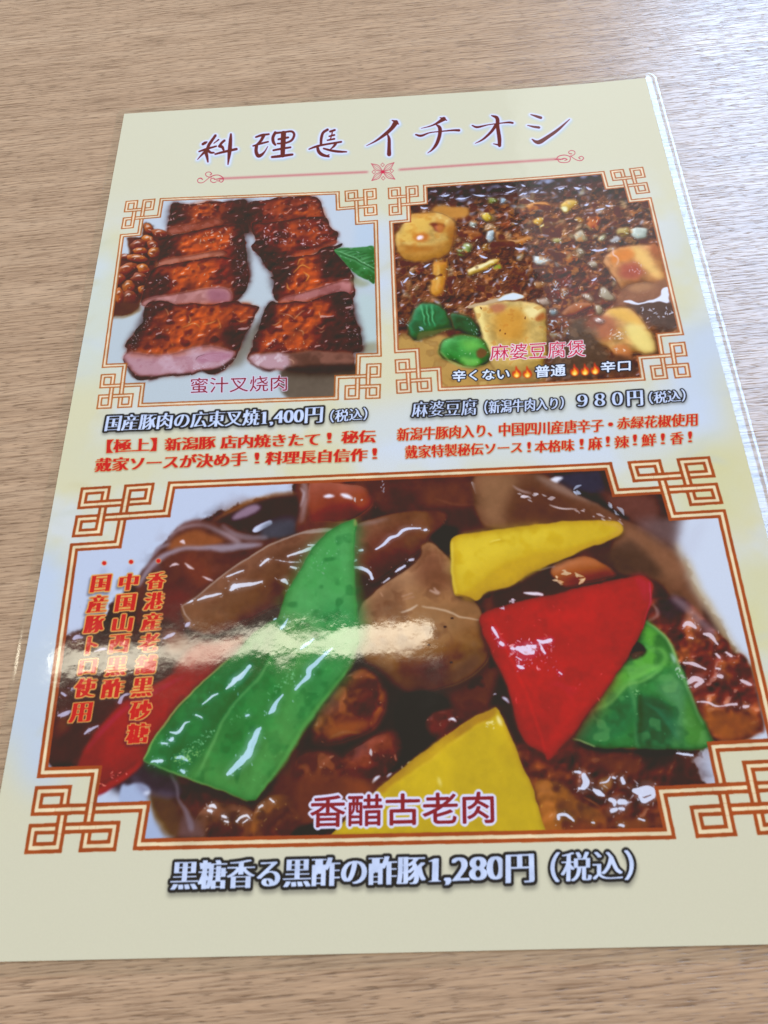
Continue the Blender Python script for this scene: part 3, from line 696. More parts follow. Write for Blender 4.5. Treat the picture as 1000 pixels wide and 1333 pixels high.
# brown ledge and white shine lower right
H_.shape([(560, 100), (620, 40), (800, 20), (900, 10), (920, 170), (800, 200), (640, 170), (560, 160)], (150, 96, 70), 10, .9)
H_.shape([(640, 50), (760, 20), (800, 60), (680, 90)], (196, 140, 96), 12, .7)
H_.shape([(640, 170), (900, 150), (940, 330), (830, 335), (720, 230)], (84, 58, 52), 8, .9)
H_.shape([(600, 145), (640, 138), (700, 158), (780, 140), (840, 118), (850, 70), (885, 60), (900, 110), (895, 160), (840, 150), (760, 160), (690, 170)], (226, 228, 246), 3)
H_.specks([(720, 190), (880, 190), (920, 260), (760, 260)], 26, (5, 12), (220, 220, 240), 63)
# tofu, lower right
t3 = [(480, 215), (530, 182), (600, 178), (660, 195), (720, 250), (760, 310), (800, 370), (820, 470), (760, 490), (700, 480), (560, 500), (500, 440), (440, 420), (400, 350), (430, 270)]
chunk(H_, t3, (222, 160, 88), 0, False, reg(nt, 'golden tofu cube at the lower right of the tofu picture', k_tofu), 24, sm=False)
H_.shape([(500, 200), (600, 182), (680, 230), (740, 300), (700, 300), (640, 290), (560, 240)], (244, 186, 80), 14, .85)
H_.shape([(620, 300), (720, 300), (790, 380), (810, 470), (740, 480), (660, 420)], (250, 226, 132), 14, .85)
H_.shape([(420, 240), (500, 230), (560, 300), (530, 380), (450, 400), (400, 340)], (178, 96, 66), 16, .85)
H_.shape([(360, 270), (420, 230), (470, 250), (460, 300), (400, 330)], (150, 74, 56), 12, .8)
H_.shape([(540, 440), (620, 430), (660, 500), (640, 540), (560, 500)], (212, 124, 70), 10, .8)
H_.specks([(520, 330), (640, 330), (640, 390), (520, 390)], 18, (4, 11), (255, 240, 230), 64)
H_.specks([(560, 450), (620, 450), (610, 510), (560, 510)], 8, (4, 9), (250, 220, 200), 65)
chunk(H_, [(410, 260), (450, 245), (480, 270), (440, 285)], (214, 176, 168), 5)
H_.shape([(250, 330), (280, 270), (330, 240), (380, 250), (350, 290), (420, 360), (500, 470), (520, 560), (430, 620), (300, 640), (140, 640), (130, 500), (250, 420)], (88, 66, 54), 14, .9)
H_.blot([(250, 330), (380, 250), (500, 470), (520, 560), (300, 620), (140, 600)], (132, 98, 74), 18, .5, 6, .6)
H_.shape([(540, 500), (640, 510), (690, 560), (690, 620), (560, 620), (420, 620), (430, 560)], (92, 58, 44), 12, .85)
for pts, c_ in (([(440, 60), (480, 50), (540, 110), (520, 130), (460, 110)], (178, 160, 134)), ([(350, 100), (390, 90), (410, 130), (380, 140)], (206, 176, 150)), ([(200, 210), (300, 150), (400, 160), (380, 190), (260, 240)], (166, 88, 48)), ([(415, 170), (450, 165), (475, 200), (455, 225), (425, 205)], (190, 166, 130)), ([(130, 195), (170, 190), (175, 225), (135, 225)], (150, 170, 178)), ([(30, 20), (90, 10), (100, 50), (40, 60)], (180, 116, 62)), ([(50, 130), (110, 120), (130, 160), (70, 160)], (190, 160, 140))): chunk(H_, pts, c_, 3)
H_.specks([(130, 10), (260, 20), (240, 110), (130, 110)], 34, (5, 13), (200, 212, 232), 66)
H_.specks([(110, 250), (230, 250), (250, 380), (130, 380)], 26, (5, 12), (196, 205, 225), 67)
# tofu, bottom centre, with broth
G_.shape([(60, 370), (200, 400), (260, 380), (350, 360), (560, 480), (700, 560), (720, 640), (720, 760), (200, 760), (60, 600)], (190, 146, 78), 12)
G_.blot([(60, 370), (350, 360), (700, 560), (720, 760), (200, 760)], (128, 84, 46), 40, .5, 6, .75)
G_.blot([(60, 370), (350, 360), (700, 560), (720, 760), (200, 760)], (226, 190, 110), 40, .56, 6, .7)
t4 = [(555, 175), (640, 150), (760, 135), (900, 140), (960, 150), (1030, 180), (1040, 260), (1045, 480), (1000, 560), (860, 600), (700, 600), (650, 500), (625, 400), (590, 290)]
chunk(G_, t4, (226, 184, 98), 0, False, reg(nt, 'square yellow tofu cube at the bottom centre of the tofu picture', k_tofu), 22, sm=False)
G_.shape([(560, 190), (600, 190), (660, 380), (690, 470), (650, 470), (620, 380)], (250, 226, 140), 10, .85)
G_.shape([(700, 220), (820, 190), (900, 230), (880, 380), (760, 400), (700, 340)], (214, 140, 44), 22, .7)
G_.shape([(660, 170), (720, 150), (770, 170), (740, 210), (680, 210)], (190, 110, 80), 8, .8)
G_.shape([(880, 190), (960, 170), (1000, 220), (930, 250)], (252, 232, 160), 10, .8)
G_.shape([(960, 240), (1010, 210), (1030, 250), (980, 262)], (176, 84, 34), 7, .8)
G_.blot(t4, (186, 112, 40), 18, .62, 8, .4)
for p in ((615, 190), (735, 330), (768, 352), (900, 248)): G_.specks([(p[0] - 9, p[1] - 7), (p[0] + 9, p[1] - 7), (p[0] + 9, p[1] + 7), (p[0] - 9, p[1] + 7)], 2, (5, 9), (110, 52, 28), 3)
G_.shape([(520, 175), (600, 150), (700, 120), (760, 90), (830, 82), (885, 105), (860, 125), (740, 135), (640, 160), (530, 188)], (200, 170, 130), 3)
G_.shape([(715, 125), (770, 92), (830, 84), (880, 105), (850, 122), (760, 130)], (216, 224, 232), 3)
G_.shape([(660, 490), (760, 560), (1000, 540), (1040, 640), (900, 680), (660, 700)], (188, 150, 80), 14, .7)
# okra
ok1 = [(150, 260), (170, 200), (210, 158), (290, 148), (350, 175), (400, 250), (420, 310), (360, 330), (270, 350), (200, 375), (170, 395), (140, 360), (120, 300)]
chunk(G_, ok1, (30, 116, 64), 0, False, reg('printed_okra_piece', 'upright cut okra at the left', k_tofu), 20)
for q in range(6): G_.stroke([(215 + q * 18, 165), (235 + q * 14, 230), (240 + q * 17, 300)], [3, 9, 3], [(120, 214, 140), (22, 92, 48)][q % 2], 3, .75)
G_.shape([(190, 345), (270, 325), (400, 308), (420, 318), (330, 345), (240, 385), (190, 395)], (96, 104, 56), 6, .9)
G_.specks([(200, 310), (230, 310), (230, 330), (200, 330)], 3, (10, 18), (190, 225, 245), 8)
ok2 = [(405, 225), (450, 212), (520, 240), (580, 300), (600, 350), (560, 370), (480, 340), (430, 320)]
chunk(G_, ok2, (38, 88, 48), 0, False, reg('printed_okra_piece', 'dark okra behind the other two', k_tofu), 14)
ok3 = [(335, 460), (360, 400), (430, 362), (520, 360), (590, 380), (640, 430), (662, 490), (640, 540), (560, 568), (490, 560), (420, 530), (350, 510)]
chunk(G_, ok3, (56, 150, 62), 0, False, reg('printed_okra_piece', 'rounded okra lying in front', k_tofu), 26)
G_.shape([(480, 400), (560, 385), (620, 430), (560, 470), (490, 450)], (120, 196, 80), 18, .7)
G_.shape([(480, 500), (600, 520), (570, 560), (500, 555)], (140, 214, 96), 10, .7)
G_.shape([(575, 470), (600, 445), (640, 455), (640, 490), (605, 512), (580, 500)], (116, 78, 46), 5)
G_.stroke([(345, 470), (400, 525), (480, 560), (560, 570)], [5, 8, 8, 5], (176, 196, 110), 4, .8)
G_.specks(ok3, 16, (3, 8), (210, 240, 190), 9)
G_.specks([(60, 240), (140, 270), (130, 300), (80, 290)], 14, (4, 8), (180, 200, 210), 10)
G_.specks([(500, 240), (590, 330), (560, 360), (520, 290)], 16, (3, 7), (200, 215, 215), 12)
# ================================================================== picture 3: sweet and sour pork
k_big = reg('food_photo', 'large printed picture of dark glazed pork with red, green and yellow peppers')
clip_to(GB, k_big)
T1, T2, T3 = Tile(180, 610, 3.846), Tile(420, 610, 3.846), Tile(660, 600, 3.846)
T4, T5, T6, T7 = Tile(60, 790, 3.846), Tile(300, 790, 3.846), Tile(540, 790, 3.846), Tile(760, 780, 4.167)
T8, T9, T10 = Tile(160, 950, 3.846), Tile(400, 920, 3.846), Tile(640, 920, 3.846)
full = [(20, 590), (1080, 590), (1080, 1130), (20, 1130)]
PX.shape(full, (190, 199, 220), 1, sm=False)
body = [(60, 850), (90, 828), (112, 818), (135, 800), (165, 770), (185, 748), (200, 735), (208, 715), (232, 690), (262, 680), (285, 668), (330, 652), (385, 645), (395, 600), (780, 590), (860, 640), (905, 640), (900, 680), (895, 730), (905, 770), (930, 800), (960, 850), (985, 880), (1000, 940), (990, 960), (940, 975), (900, 990), (900, 1110), (215, 1110), (190, 1060), (180, 1020), (120, 1020), (60, 985)]
PX.shape(body, (60, 30, 27), 4, wob=3)
PX.blot(body, (104, 56, 42), 90, .45, 5, .8); PX.blot(body, (44, 22, 24), 40, .55, 7, .7)
# --- upper left lump with milky veil
T1.shape([(380, 265), (480, 210), (600, 155), (720, 130), (810, 128), (820, 200), (800, 330), (640, 330), (480, 300)], (58, 36, 44), 8)
T1.stroke([(385, 262), (480, 205), (600, 155), (720, 132), (805, 128)], [8, 16, 14, 12, 8], (170, 100, 40), 8, .8)
T1.shape([(470, 250), (520, 205), (590, 180), (615, 195), (580, 225), (500, 258)], (150, 120, 140), 5, .9)
T1.shape([(570, 315), (590, 290), (640, 268), (665, 262), (672, 280), (630, 305), (590, 322)], (200, 205, 228), 3)
T1.shape([(640, 280), (780, 250), (790, 330), (680, 370), (610, 350)], (72, 76, 88), 14, .8)
v1 = [(60, 470), (90, 410), (140, 370), (180, 320), (230, 275), (300, 258), (380, 272), (450, 290), (520, 330), (600, 360), (700, 350), (640, 400), (560, 440), (470, 500), (400, 560), (300, 640), (230, 700), (200, 800), (0, 800), (0, 560)]
T1.shape(v1, (92, 48, 42), 6, tex=40, texamp=.25)
T1.shape([(150, 395), (190, 350), (280, 312), (360, 330), (430, 370), (330, 395), (220, 400), (160, 408)], (148, 82, 50), 8)
T1.shape([(200, 440), (260, 420), (330, 470), (370, 540), (330, 600), (260, 560), (220, 500)], (124, 58, 40), 18, .8)
T1.shape([(60, 640), (180, 600), (260, 640), (240, 760), (100, 780)], (110, 42, 40), 22, .8)
for P_, wd, c_, al in (([(0, 590), (60, 500), (130, 440), (220, 405), (330, 400), (430, 400), (540, 390), (620, 385)], [16, 26, 26, 18, 22, 34, 30, 10], (165, 150, 165), .8), ([(140, 370), (200, 310), (270, 285), (350, 290), (430, 330), (500, 370)], [10, 16, 14, 12, 22, 26], (176, 158, 168), .75), ([(80, 440), (110, 400), (160, 380)], [6, 14, 6], (190, 190, 215), .7), ([(420, 290), (480, 330), (560, 350), (640, 350)], [10, 26, 30, 20], (150, 135, 145), .6), ([(230, 270), (300, 260), (380, 275)], [4, 9, 5], (130, 90, 92), .7)):
    T1.stroke(P_, wd, c_, 7, al)
for P_, wd in (([(212, 372), (225, 372), (235, 380)], [8, 20, 8]), ([(160, 490), (185, 478), (205, 482)], [5, 14, 5]), ([(235, 475), (260, 492), (285, 502)], [5, 13, 4]), ([(325, 540), (350, 555), (375, 566)], [4, 12, 4])): T1.stroke(P_, wd, (232, 205, 210), 3, .9)
# --- top pork lumps
T1.shape([(800, 60), (1010, 50), (1020, 300), (900, 310), (820, 330), (790, 300), (810, 200)], (104, 50, 38), 6)
T1.shape([(870, 70), (1010, 60), (1020, 210), (920, 250), (860, 200)], (142, 66, 46), 12)
T1.stroke([(830, 80), (845, 130), (830, 200), (815, 270)], [26, 34, 24, 10], (160, 132, 132), 8, .8)
T1.stroke([(815, 100), (830, 130), (815, 190)], [5, 10, 5], (210, 195, 205), 4, .7)
T1.stroke([(935, 148), (955, 140), (980, 132)], [10, 18, 8], (235, 225, 235), 3)
k1 = reg('printed_pork_lump', 'red-brown glazed pork lump at the top edge', k_big)
T2.shape([(-60, 60), (60, 75), (180, 90), (240, 120), (248, 180), (200, 225), (120, 262), (0, 265), (-60, 250)], (138, 58, 40), 8, lab=k1)
T2.pillow([(-60, 60), (60, 75), (180, 90), (240, 120), (248, 180), (200, 225), (120, 262), (0, 265), (-60, 250)], 40, 50, 70)
T2.shape([(150, 130), (230, 150), (240, 190), (180, 210)], (170, 82, 46), 14, .7)
T2.stroke([(10, 140), (32, 138), (55, 138)], [12, 22, 10], (232, 225, 240), 3); T2.stroke([(95, 132), (120, 140), (150, 152)], [10, 24, 10], (235, 228, 240), 3)
T2.specks([(160, 150), (215, 160), (210, 175), (165, 168)], 4, (7, 13), (225, 200, 200), 3)
T2.shape([(240, 60), (560, 50), (740, 60), (830, 120), (860, 280), (620, 330), (480, 230), (360, 230), (250, 160)], (84, 44, 38), 10, tex=40, texamp=.25)
T2.shape([(500, 70), (700, 70), (760, 160), (640, 220), (520, 180)], (116, 62, 46), 26, .7)
T2.stroke([(560, 150), (660, 180), (790, 185)], [3, 6, 3], (150, 90, 80), 4, .6)
T2.specks([(280, 60), (310, 60), (310, 125), (280, 125)], 6, (6, 13), (190, 185, 205), 5)
T2.shape([(480, 225), (620, 200), (860, 200), (880, 300), (650, 340), (560, 320)], (66, 28, 28), 14, .8)
T2.shape([(545, 320), (600, 290), (680, 320), (650, 440), (600, 430), (560, 380)], (26, 24, 28), 10)
T2.specks([(755, 90), (820, 90), (820, 130), (760, 130)], 5, (16, 30), (228, 226, 242), 6, ang=1.4); T2.specks([(560, 240), (620, 240), (620, 270), (560, 270)], 5, (7, 13), (225, 220, 235), 7)
# --- big onion / brown vegetable at top right
on = [(590, 55), (660, 60), (720, 90), (820, 140), (900, 185), (960, 200), (960, 320)]
T3.shape([(-160, 70), (-40, 50), (90, 60), (180, 75), (300, 135), (420, 195), (500, 235), (590, 300), (700, 350), (800, 430), (870, 490), (900, 560), (930, 620), (970, 700), (960, 780), (880, 760), (740, 600), (560, 560), (520, 440), (560, 330), (300, 330), (-60, 340), (-150, 260)], (112, 70, 52), 6, tex=40, texamp=.2, lab=reg('printed_onion_petal', 'long brown glazed onion petal at the upper right', k_big))
T3.shape([(-150, 80), (0, 60), (60, 110), (60, 220), (-20, 320), (-110, 300)], (150, 106, 74), 22, .8)
T3.shape([(60, 120), (240, 160), (460, 270), (560, 300), (300, 310), (0, 310)], (92, 52, 40), 24, .8)
T3.shape([(560, 330), (700, 370), (830, 470), (900, 570), (880, 620), (760, 590), (640, 500), (560, 440)], (142, 94, 68), 22, .8)
T3.shape([(140, 75), (240, 105), (340, 160), (470, 230), (380, 200), (240, 150)], (156, 128, 116), 10, .6)
T3.shape([(400, 470), (520, 440), (620, 400), (740, 520), (760, 590), (600, 580), (520, 560), (460, 500)], (78, 54, 46), 16, .85)
T3.stroke([(210, 222), (270, 238), (350, 245)], [3, 7, 3], (226, 205, 205), 3); T3.stroke([(30, 130), (70, 150), (120, 162)], [4, 10, 4], (200, 170, 165), 4, .8)
T3.specks([(60, 160), (230, 165), (230, 200), (60, 195)], 12, (8, 20), (222, 205, 210), 8, ang=.2); T3.specks([(350, 240), (570, 300), (540, 315), (350, 265)], 14, (6, 14), (205, 180, 180), 9, ang=.3)
T3.shape([(290, 60), (400, 50), (470, 50), (490, 150), (430, 170), (300, 130), (250, 90)], (52, 52, 72), 12, .9)
T3.shape([(460, 150), (560, 170), (740, 180), (760, 290), (720, 360), (600, 290), (500, 200)], (108, 62, 56), 14, .9)
T3.shape([(640, 310), (780, 290), (930, 300), (900, 400), (850, 440), (780, 420), (700, 360)], (110, 84, 84), 20, .9)
T3.stroke([(330, 150), (420, 190), (500, 235), (600, 295)], [14, 22, 20, 16], (34, 34, 42), 7, .9)
T3.specks([(330, 130), (370, 140), (370, 165), (330, 160)], 4, (9, 20), (200, 210, 235), 10); T3.specks([(510, 215), (600, 280), (590, 295), (510, 245)], 6, (9, 20), (196, 204, 220), 11, ang=.9)
T3.stroke([(225, 95), (245, 95), (270, 85)], [14, 30, 12], (222, 220, 232), 3)
# plate to the right with yellowish broth rim
PX.shape([(905, 640), (980, 640), (1060, 960), (1000, 975), (985, 885), (950, 835), (925, 800), (905, 770), (893, 735), (880, 705)], (202, 209, 224), 6)
PX.stroke([(880, 712), (896, 740), (908, 772), (928, 802), (955, 850), (985, 882)], [5, 7, 8, 8, 8, 5], (196, 160, 100), 4, .75)
T3.shape([(860, 430), (940, 320), (1000, 300), (960, 420), (900, 500)], (196, 200, 215), 18, .7)
PX.shape([(930, 975), (985, 950), (1010, 950), (1010, 990), (940, 990)], (200, 206, 222), 4)
# pork at right, behind the green pepper
k2 = reg('printed_pork_lump', 'red-brown glazed pork at the right edge of the large picture', k_big)
rp = [(340, 20), (420, 0), (520, 0), (600, 60), (680, 150), (760, 220), (800, 290), (880, 340), (960, 680), (930, 730), (860, 770), (760, 770), (690, 740), (640, 640), (560, 480), (500, 340), (440, 220), (360, 130)]
T7.shape(rp, (112, 46, 38), 5, tex=40, texamp=.3, lab=k2)
T7.blot(rp, (160, 84, 46), 40, .5, 6, .8); T7.blot(rp, (66, 26, 30), 26, .56, 7, .7); T7.bumps(rp, 40, .5, (230, 170, 140), .5, .4, cell2=26)
T7.shape([(380, 0), (520, 0), (560, 60), (500, 120), (420, 110)], (56, 44, 56), 14, .85)
T7.stroke([(480, 0), (560, 60), (640, 140), (700, 180)], [30, 44, 44, 26], (150, 120, 125), 12, .7)
T7.stroke([(345, 120), (395, 95), (392, 60), (365, 30)], [5, 9, 9, 5], (190, 150, 140), 4, .8)
T7.shape([(640, 600), (720, 600), (900, 640), (950, 690), (860, 760), (700, 740)], (150, 82, 40), 16, .8)
for P_, wd in (([(540, 350), (600, 355), (655, 385)], [12, 20, 9]), ([(560, 460), (600, 435), (640, 450), (600, 480)], [26, 30, 24, 20]), ([(535, 150), (560, 135), (600, 160)], [16, 26, 14]), ([(610, 565), (660, 565), (720, 585), (780, 575), (825, 575)], [8, 14, 10, 10, 12]), ([(865, 588), (885, 586)], [18, 18]), ([(840, 440), (870, 455), (900, 470)], [8, 16, 10]), ([(560, 210), (585, 215)], [8, 10]), ([(640, 190), (680, 200), (720, 250)], [14, 22, 10]), ([(710, 385), (735, 388)], [9, 12]), ([(720, 425), (745, 430)], [14, 18]), ([(710, 300), (730, 320)], [14, 18]), ([(760, 290), (790, 310)], [10, 16])):
    T7.stroke(P_, wd, (228, 205, 214), 3.0, .85, rough=.6)
# small pork under yellow strip
k3 = reg('printed_pork_lump', 'orange-brown pork lump under the upper yellow pepper', k_big)
T3.shape([(-60, 640), (60, 560), (160, 530), (240, 510), (260, 640), (100, 690), (0, 720), (-60, 720)], (64, 36, 34), 8)
T3.shape([(240, 520), (300, 495), (380, 482), (450, 500), (520, 550), (530, 580), (400, 610), (300, 635), (250, 600), (215, 560)], (158, 80, 38), 5, lab=k3)
T3.pillow([(240, 520), (300, 495), (380, 482), (450, 500), (520, 550), (530, 580), (400, 610), (300, 635), (250, 600), (215, 560)], 30, 60, 70)
for c in ((290, 562), (355, 575), (380, 605), (240, 592), (270, 612)): T3.specks([(c[0] - 12, c[1] - 8), (c[0] + 14, c[1] - 8), (c[0] + 14, c[1] + 8), (c[0] - 12, c[1] + 8)], 2, (12, 20), (246, 205, 160), int(c[0]))
T3.stroke([(85, 662), (120, 668), (175, 675)], [8, 16, 14], (232, 220, 230), 3); T3.stroke([(120, 552), (170, 545), (240, 530)], [3, 8, 3], (205, 190, 195), 3)
# --- long brown aubergine behind green strip
k4 = reg('printed_aubergine', 'long brown glazed aubergine across the upper middle', k_big)
aub = [(218, 690), (290, 650), (350, 590), (440, 520), (560, 440), (640, 390), (740, 345), (860, 320), (1000, 305), (1160, 260), (1280, 230), (1400, 215), (1500, 215), (1545, 240), (1520, 290), (1460, 340), (1420, 400), (1350, 450), (1260, 520), (1180, 570), (1080, 590), (1000, 620), (900, 640), (700, 690), (520, 770), (380, 830), (280, 810), (225, 750)]
T1.shape([(p[0], p[1] + 14) for p in aub], (40, 22, 24), 12, .8)
T1.shape(aub, (112, 64, 42), 4, tex=40, texamp=.18, lab=k4)
T1.pillow(aub, 90, 30, 55)
T1.shape([(300, 700), (460, 610), (640, 590), (700, 660), (520, 760), (330, 780)], (122, 82, 58), 30, .7)
T1.shape([(600, 450), (800, 380), (900, 400), (860, 520), (700, 560), (600, 520)], (92, 54, 42), 30, .6)
T1.shape([(1060, 400), (1200, 330), (1360, 280), (1440, 300), (1320, 420), (1180, 500), (1080, 540)], (112, 56, 50), 26, .7)
T1.shape([(1050, 500), (1180, 540), (1180, 600), (1100, 640), (1040, 640)], (60, 34, 32), 18, .8)
T1.blot(aub, (84, 48, 38), 40, .52, 5, .45); T1.blot(aub, (142, 96, 66), 90, .52, 5, .4)
T1.stroke([(218, 690), (300, 640), (440, 525), (600, 420), (780, 335), (900, 315), (990, 312)], [4, 6, 6, 7, 8, 22, 14], (176, 152, 140), 3, .8)
T1.stroke([(222, 690), (235, 730), (265, 765)], [4, 6, 3], (200, 180, 170), 2.5, .8)
for P_, wd in (([(300, 660), (350, 642), (415, 628)], [8, 14, 8]), ([(465, 608), (500, 590), (560, 580), (625, 568)], [14, 22, 18, 8]), ([(470, 600), (480, 590), (500, 588)], [10, 22, 10]), ([(440, 545), (490, 525), (530, 512)], [4, 9, 4]), ([(610, 488), (640, 462), (655, 455)], [9, 12, 6]), ([(750, 442), (800, 425), (850, 410), (905, 390)], [6, 12, 14, 22]), ([(850, 388), (900, 388)], [8, 12]), ([(760, 492), (795, 500)], [6, 10]), ([(720, 560), (735, 562), (750, 578)], [14, 22, 10]), ([(758, 610), (765, 640)], [12, 8]), ([(670, 455), (760, 470), (830, 470)], [2, 6, 2]), ([(240, 675), (275, 662)], [4, 10])):
    T1.stroke(P_, wd, (222, 220, 232), 2.5, .92, rough=.5)
for P_, wd in (([(262, 405), (300, 385), (340, 350), (375, 335), (400, 312), (440, 305), (492, 302)], [6, 14, 18, 14, 18, 12, 8]), ([(512, 312), (526, 310)], [12, 12]), ([(185, 410), (200, 408)], [12, 14]), ([(155, 470), (170, 460)], [6, 12]), ([(150, 497), (200, 502), (240, 525), (252, 550)], [10, 16, 18, 14]), ([(365, 520), (390, 500), (415, 486)], [8, 14, 8]), ([(305, 572), (335, 548)], [6, 12]), ([(435, 458), (452, 455)], [10, 14])):
    T2.stroke(P_, wd, (212, 214, 236), 2.5, .95, rough=.4)
T2.stroke([(160, 290), (240, 275), (330, 255)], [4, 14, 4], (150, 120, 115), 6, .8)
# --- round brown taro/potato in the middle
k5 = reg('printed_mushroom', 'round pale brown mushroom in the middle', k_big)
mush = [(190, 690), (260, 620), (340, 560), (430, 500), (490, 440), (500, 385), (540, 370), (580, 400), (640, 470), (680, 560), (760, 660), (800, 740), (800, 800), (840, 900), (800, 990), (700, 1060), (560, 1110), (440, 1120), (340, 1080), (250, 1010), (190, 930), (170, 820)]
T2.shape([(p[0] + 6, p[1] + 24) for p in mush], (24, 18, 20), 20, .9)
T2.shape(mush, (150, 100, 62), 4, tex=40, texamp=.16, lab=k5)
T2.pillow(mush, 100, 44, 120, lx=-.25, ly=-1); T2.shape([(260, 740), (420, 700), (620, 720), (720, 820), (640, 900), (400, 920), (260, 860)], (172, 130, 88), 60, .6); T2.shape([(300, 1000), (560, 1040), (800, 900), (780, 1020), (560, 1110), (360, 1090)], (84, 54, 44), 40, .7)
T2.shape([(500, 400), (570, 410), (640, 520), (640, 600), (500, 600), (460, 500)], (112, 62, 46), 26, .7)
T2.shape([(200, 700), (330, 580), (420, 560), (330, 720), (220, 760)], (120, 78, 56), 26, .7)
T2.blot(mush, (104, 62, 44), 40, .56, 7, .45); T2.blot(mush, (180, 140, 96), 90, .5, 5, .4)
T2.shape([(250, 960), (420, 1030), (640, 1010), (800, 900), (760, 1020), (600, 1100), (420, 1110), (300, 1040)], (92, 58, 52), 24, .6)
for P_, wd, c_ in (([(395, 720), (440, 705), (478, 685)], [5, 9, 5], (226, 205, 185)), ([(500, 690), (600, 705), (700, 745), (780, 760)], [5, 8, 7, 5], (220, 190, 160)), ([(540, 610), (580, 625), (560, 600)], [8, 14, 8], (200, 160, 140)), ([(400, 640), (450, 630)], [5, 8], (186, 140, 115)), ([(405, 660), (460, 648)], [4, 7], (180, 130, 105)), ([(290, 625), (300, 640)], [8, 8], (190, 140, 110))): T2.stroke(P_, wd, c_, 3, .75)
for c in ((648, 750), (612, 792), (640, 970), (530, 880)): T2.stroke([(c[0] - 4, c[1]), (c[0] + 4, c[1])], 9, (60, 34, 28), 2)
# --- left lower dark pork with shine
T4.shape([(80, 190), (110, 150), (200, 120), (330, 140), (560, 60), (700, 130), (720, 230), (560, 330), (400, 480), (250, 620), (150, 760), (20, 770), (30, 600)], (74, 38, 34), 8)
T4.shape([(600, 120), (700, 150), (740, 180), (680, 230), (600, 220)], (140, 72, 52), 18, .7)
T4.shape([(60, 560), (110, 560), (130, 620), (60, 650)], (120, 62, 36), 16, .7)
T4.shape([(110, 150), (200, 130), (210, 200), (120, 230)], (104, 60, 50), 16, .6)
for P_, wd in (([(140, 165), (160, 155), (185, 155)], [14, 22, 10]), ([(245, 225), (290, 212), (310, 215)], [6, 14, 6]), ([(590, 158), (620, 145), (645, 132)], [8, 20, 8]), ([(700, 100), (712, 90), (722, 80)], [10, 22, 10]), ([(60, 545), (90, 538), (130, 525)], [8, 22, 10]), ([(190, 640), (220, 618), (260, 598)], [7, 16, 7]), ([(370, 480), (390, 445), (430, 438)], [20, 14, 10]), ([(75, 430), (95, 440)], [10, 14]), ([(128, 410), (150, 405)], [16, 18])): T4.stroke(P_, wd, (196, 188, 214), 3, .85, rough=.5)
T8.shape([(-110, 60), (60, 60), (200, 180), (280, 250), (300, 330), (0, 330), (-110, 200)], (60, 46, 56), 12)
# pale plate bottom-left
T8.shape([(-10, 300), (30, 280), (90, 265), (140, 300), (150, 400), (200, 480), (250, 540), (-10, 560)], (164, 178, 208), 6)
T8.shape([(130, 320), (200, 330), (270, 360), (280, 450), (270, 540), (210, 520), (160, 420)], (92, 60, 36), 10)
T8.stroke([(132, 330), (150, 400), (190, 470), (230, 530)], [6, 12, 12, 8], (170, 150, 110), 7, .7)
T8.stroke([(60, 240), (120, 310), (200, 325), (260, 330)], [20, 22, 30, 20], (100, 88, 112), 12, .7)
T8.stroke([(110, 315), (128, 315)], [16, 20], (206, 212, 232), 5)
# red pepper left
k6 = reg('printed_red_pepper', 'long red pepper strip at the left, half behind the green one', k_big)
rl = [(560, 380), (660, 320), (760, 290), (860, 250), (960, 180), (1010, 190), (1000, 260), (860, 370), (700, 480), (620, 590), (540, 690), (490, 770), (440, 830), (350, 900), (250, 950), (130, 985), (130, 880), (160, 790), (200, 700), (270, 600), (370, 500), (460, 430)]
T4.shape([(740, 190), (880, 170), (1000, 150), (1000, 260), (800, 330), (640, 330)], (150, 58, 52), 14)
T4.shape(rl, (140, 20, 34), 4, lab=k6)
T4.shape([(330, 560), (480, 440), (700, 360), (860, 330), (700, 470), (560, 620), (420, 720), (280, 800)], (166, 26, 38), 24, .8)
T4.stroke([(200, 720), (300, 600), (420, 500), (560, 420), (700, 340)], [20, 30, 22, 26, 20], (178, 66, 78), 12, .65)
T4.stroke([(150, 960), (250, 930), (380, 860), (470, 790), (500, 760)], [10, 26, 26, 16, 8], (176, 40, 50), 7, .8)
T4.stroke([(130, 890), (250, 900), (370, 840), (460, 770)], [10, 12, 10, 5], (100, 10, 24), 7, .8)
T4.specks([(140, 880), (420, 820), (380, 870), (150, 950)], 14, (5, 10), (250, 150, 120), 12)
T4.stroke([(60, 700), (160, 600), (240, 560)], [20, 40, 20], (58, 30, 32), 14, .5)
# --- centre lower pork lumps
k7 = reg('printed_pork_lump', 'dark glazed pork lump below the mushroom', k_big)
def lump_(T, pts, col, hi=None, lab=None, dep=60, sd=1):
    T.shape([(p[0] + 6, p[1] + 14) for p in pts], (34, 18, 20), 18, .6)
    T.shape(pts, tuple(v * .92 for v in col), 13, tex=40, texamp=.22, lab=lab); T.pillow(pts, dep, 34, 50)
    if hi: T.blot(pts, hi, 40, .48, 6, .65)
    T.blot(pts, tuple(v * .55 for v in col), 26, .54, 6, .55); T.bumps(pts, 26, .22, (225, 170, 130), .5, .3, cell2=40)
    T.specks(pts, 9, (3, 7), (232, 190, 160), sd + int(pts[0][0]), alpha=.6)
T5.shape([(560, 330), (700, 280), (900, 440), (1100, 460), (1100, 800), (380, 800), (420, 560)], (52, 26, 26), 14)
lump_(T5, [(520, 420), (600, 330), (690, 320), (760, 400), (780, 480), (740, 580), (660, 640), (520, 680), (420, 680), (430, 560)], (112, 54, 40), (152, 84, 46), k7)
T5.shape([(480, 600), (620, 560), (710, 560), (700, 610), (600, 640), (500, 660)], (160, 88, 46), 16, .8)
T5.stroke([(490, 660), (570, 630), (660, 630)], [4, 10, 4], (170, 120, 90), 4, .6)
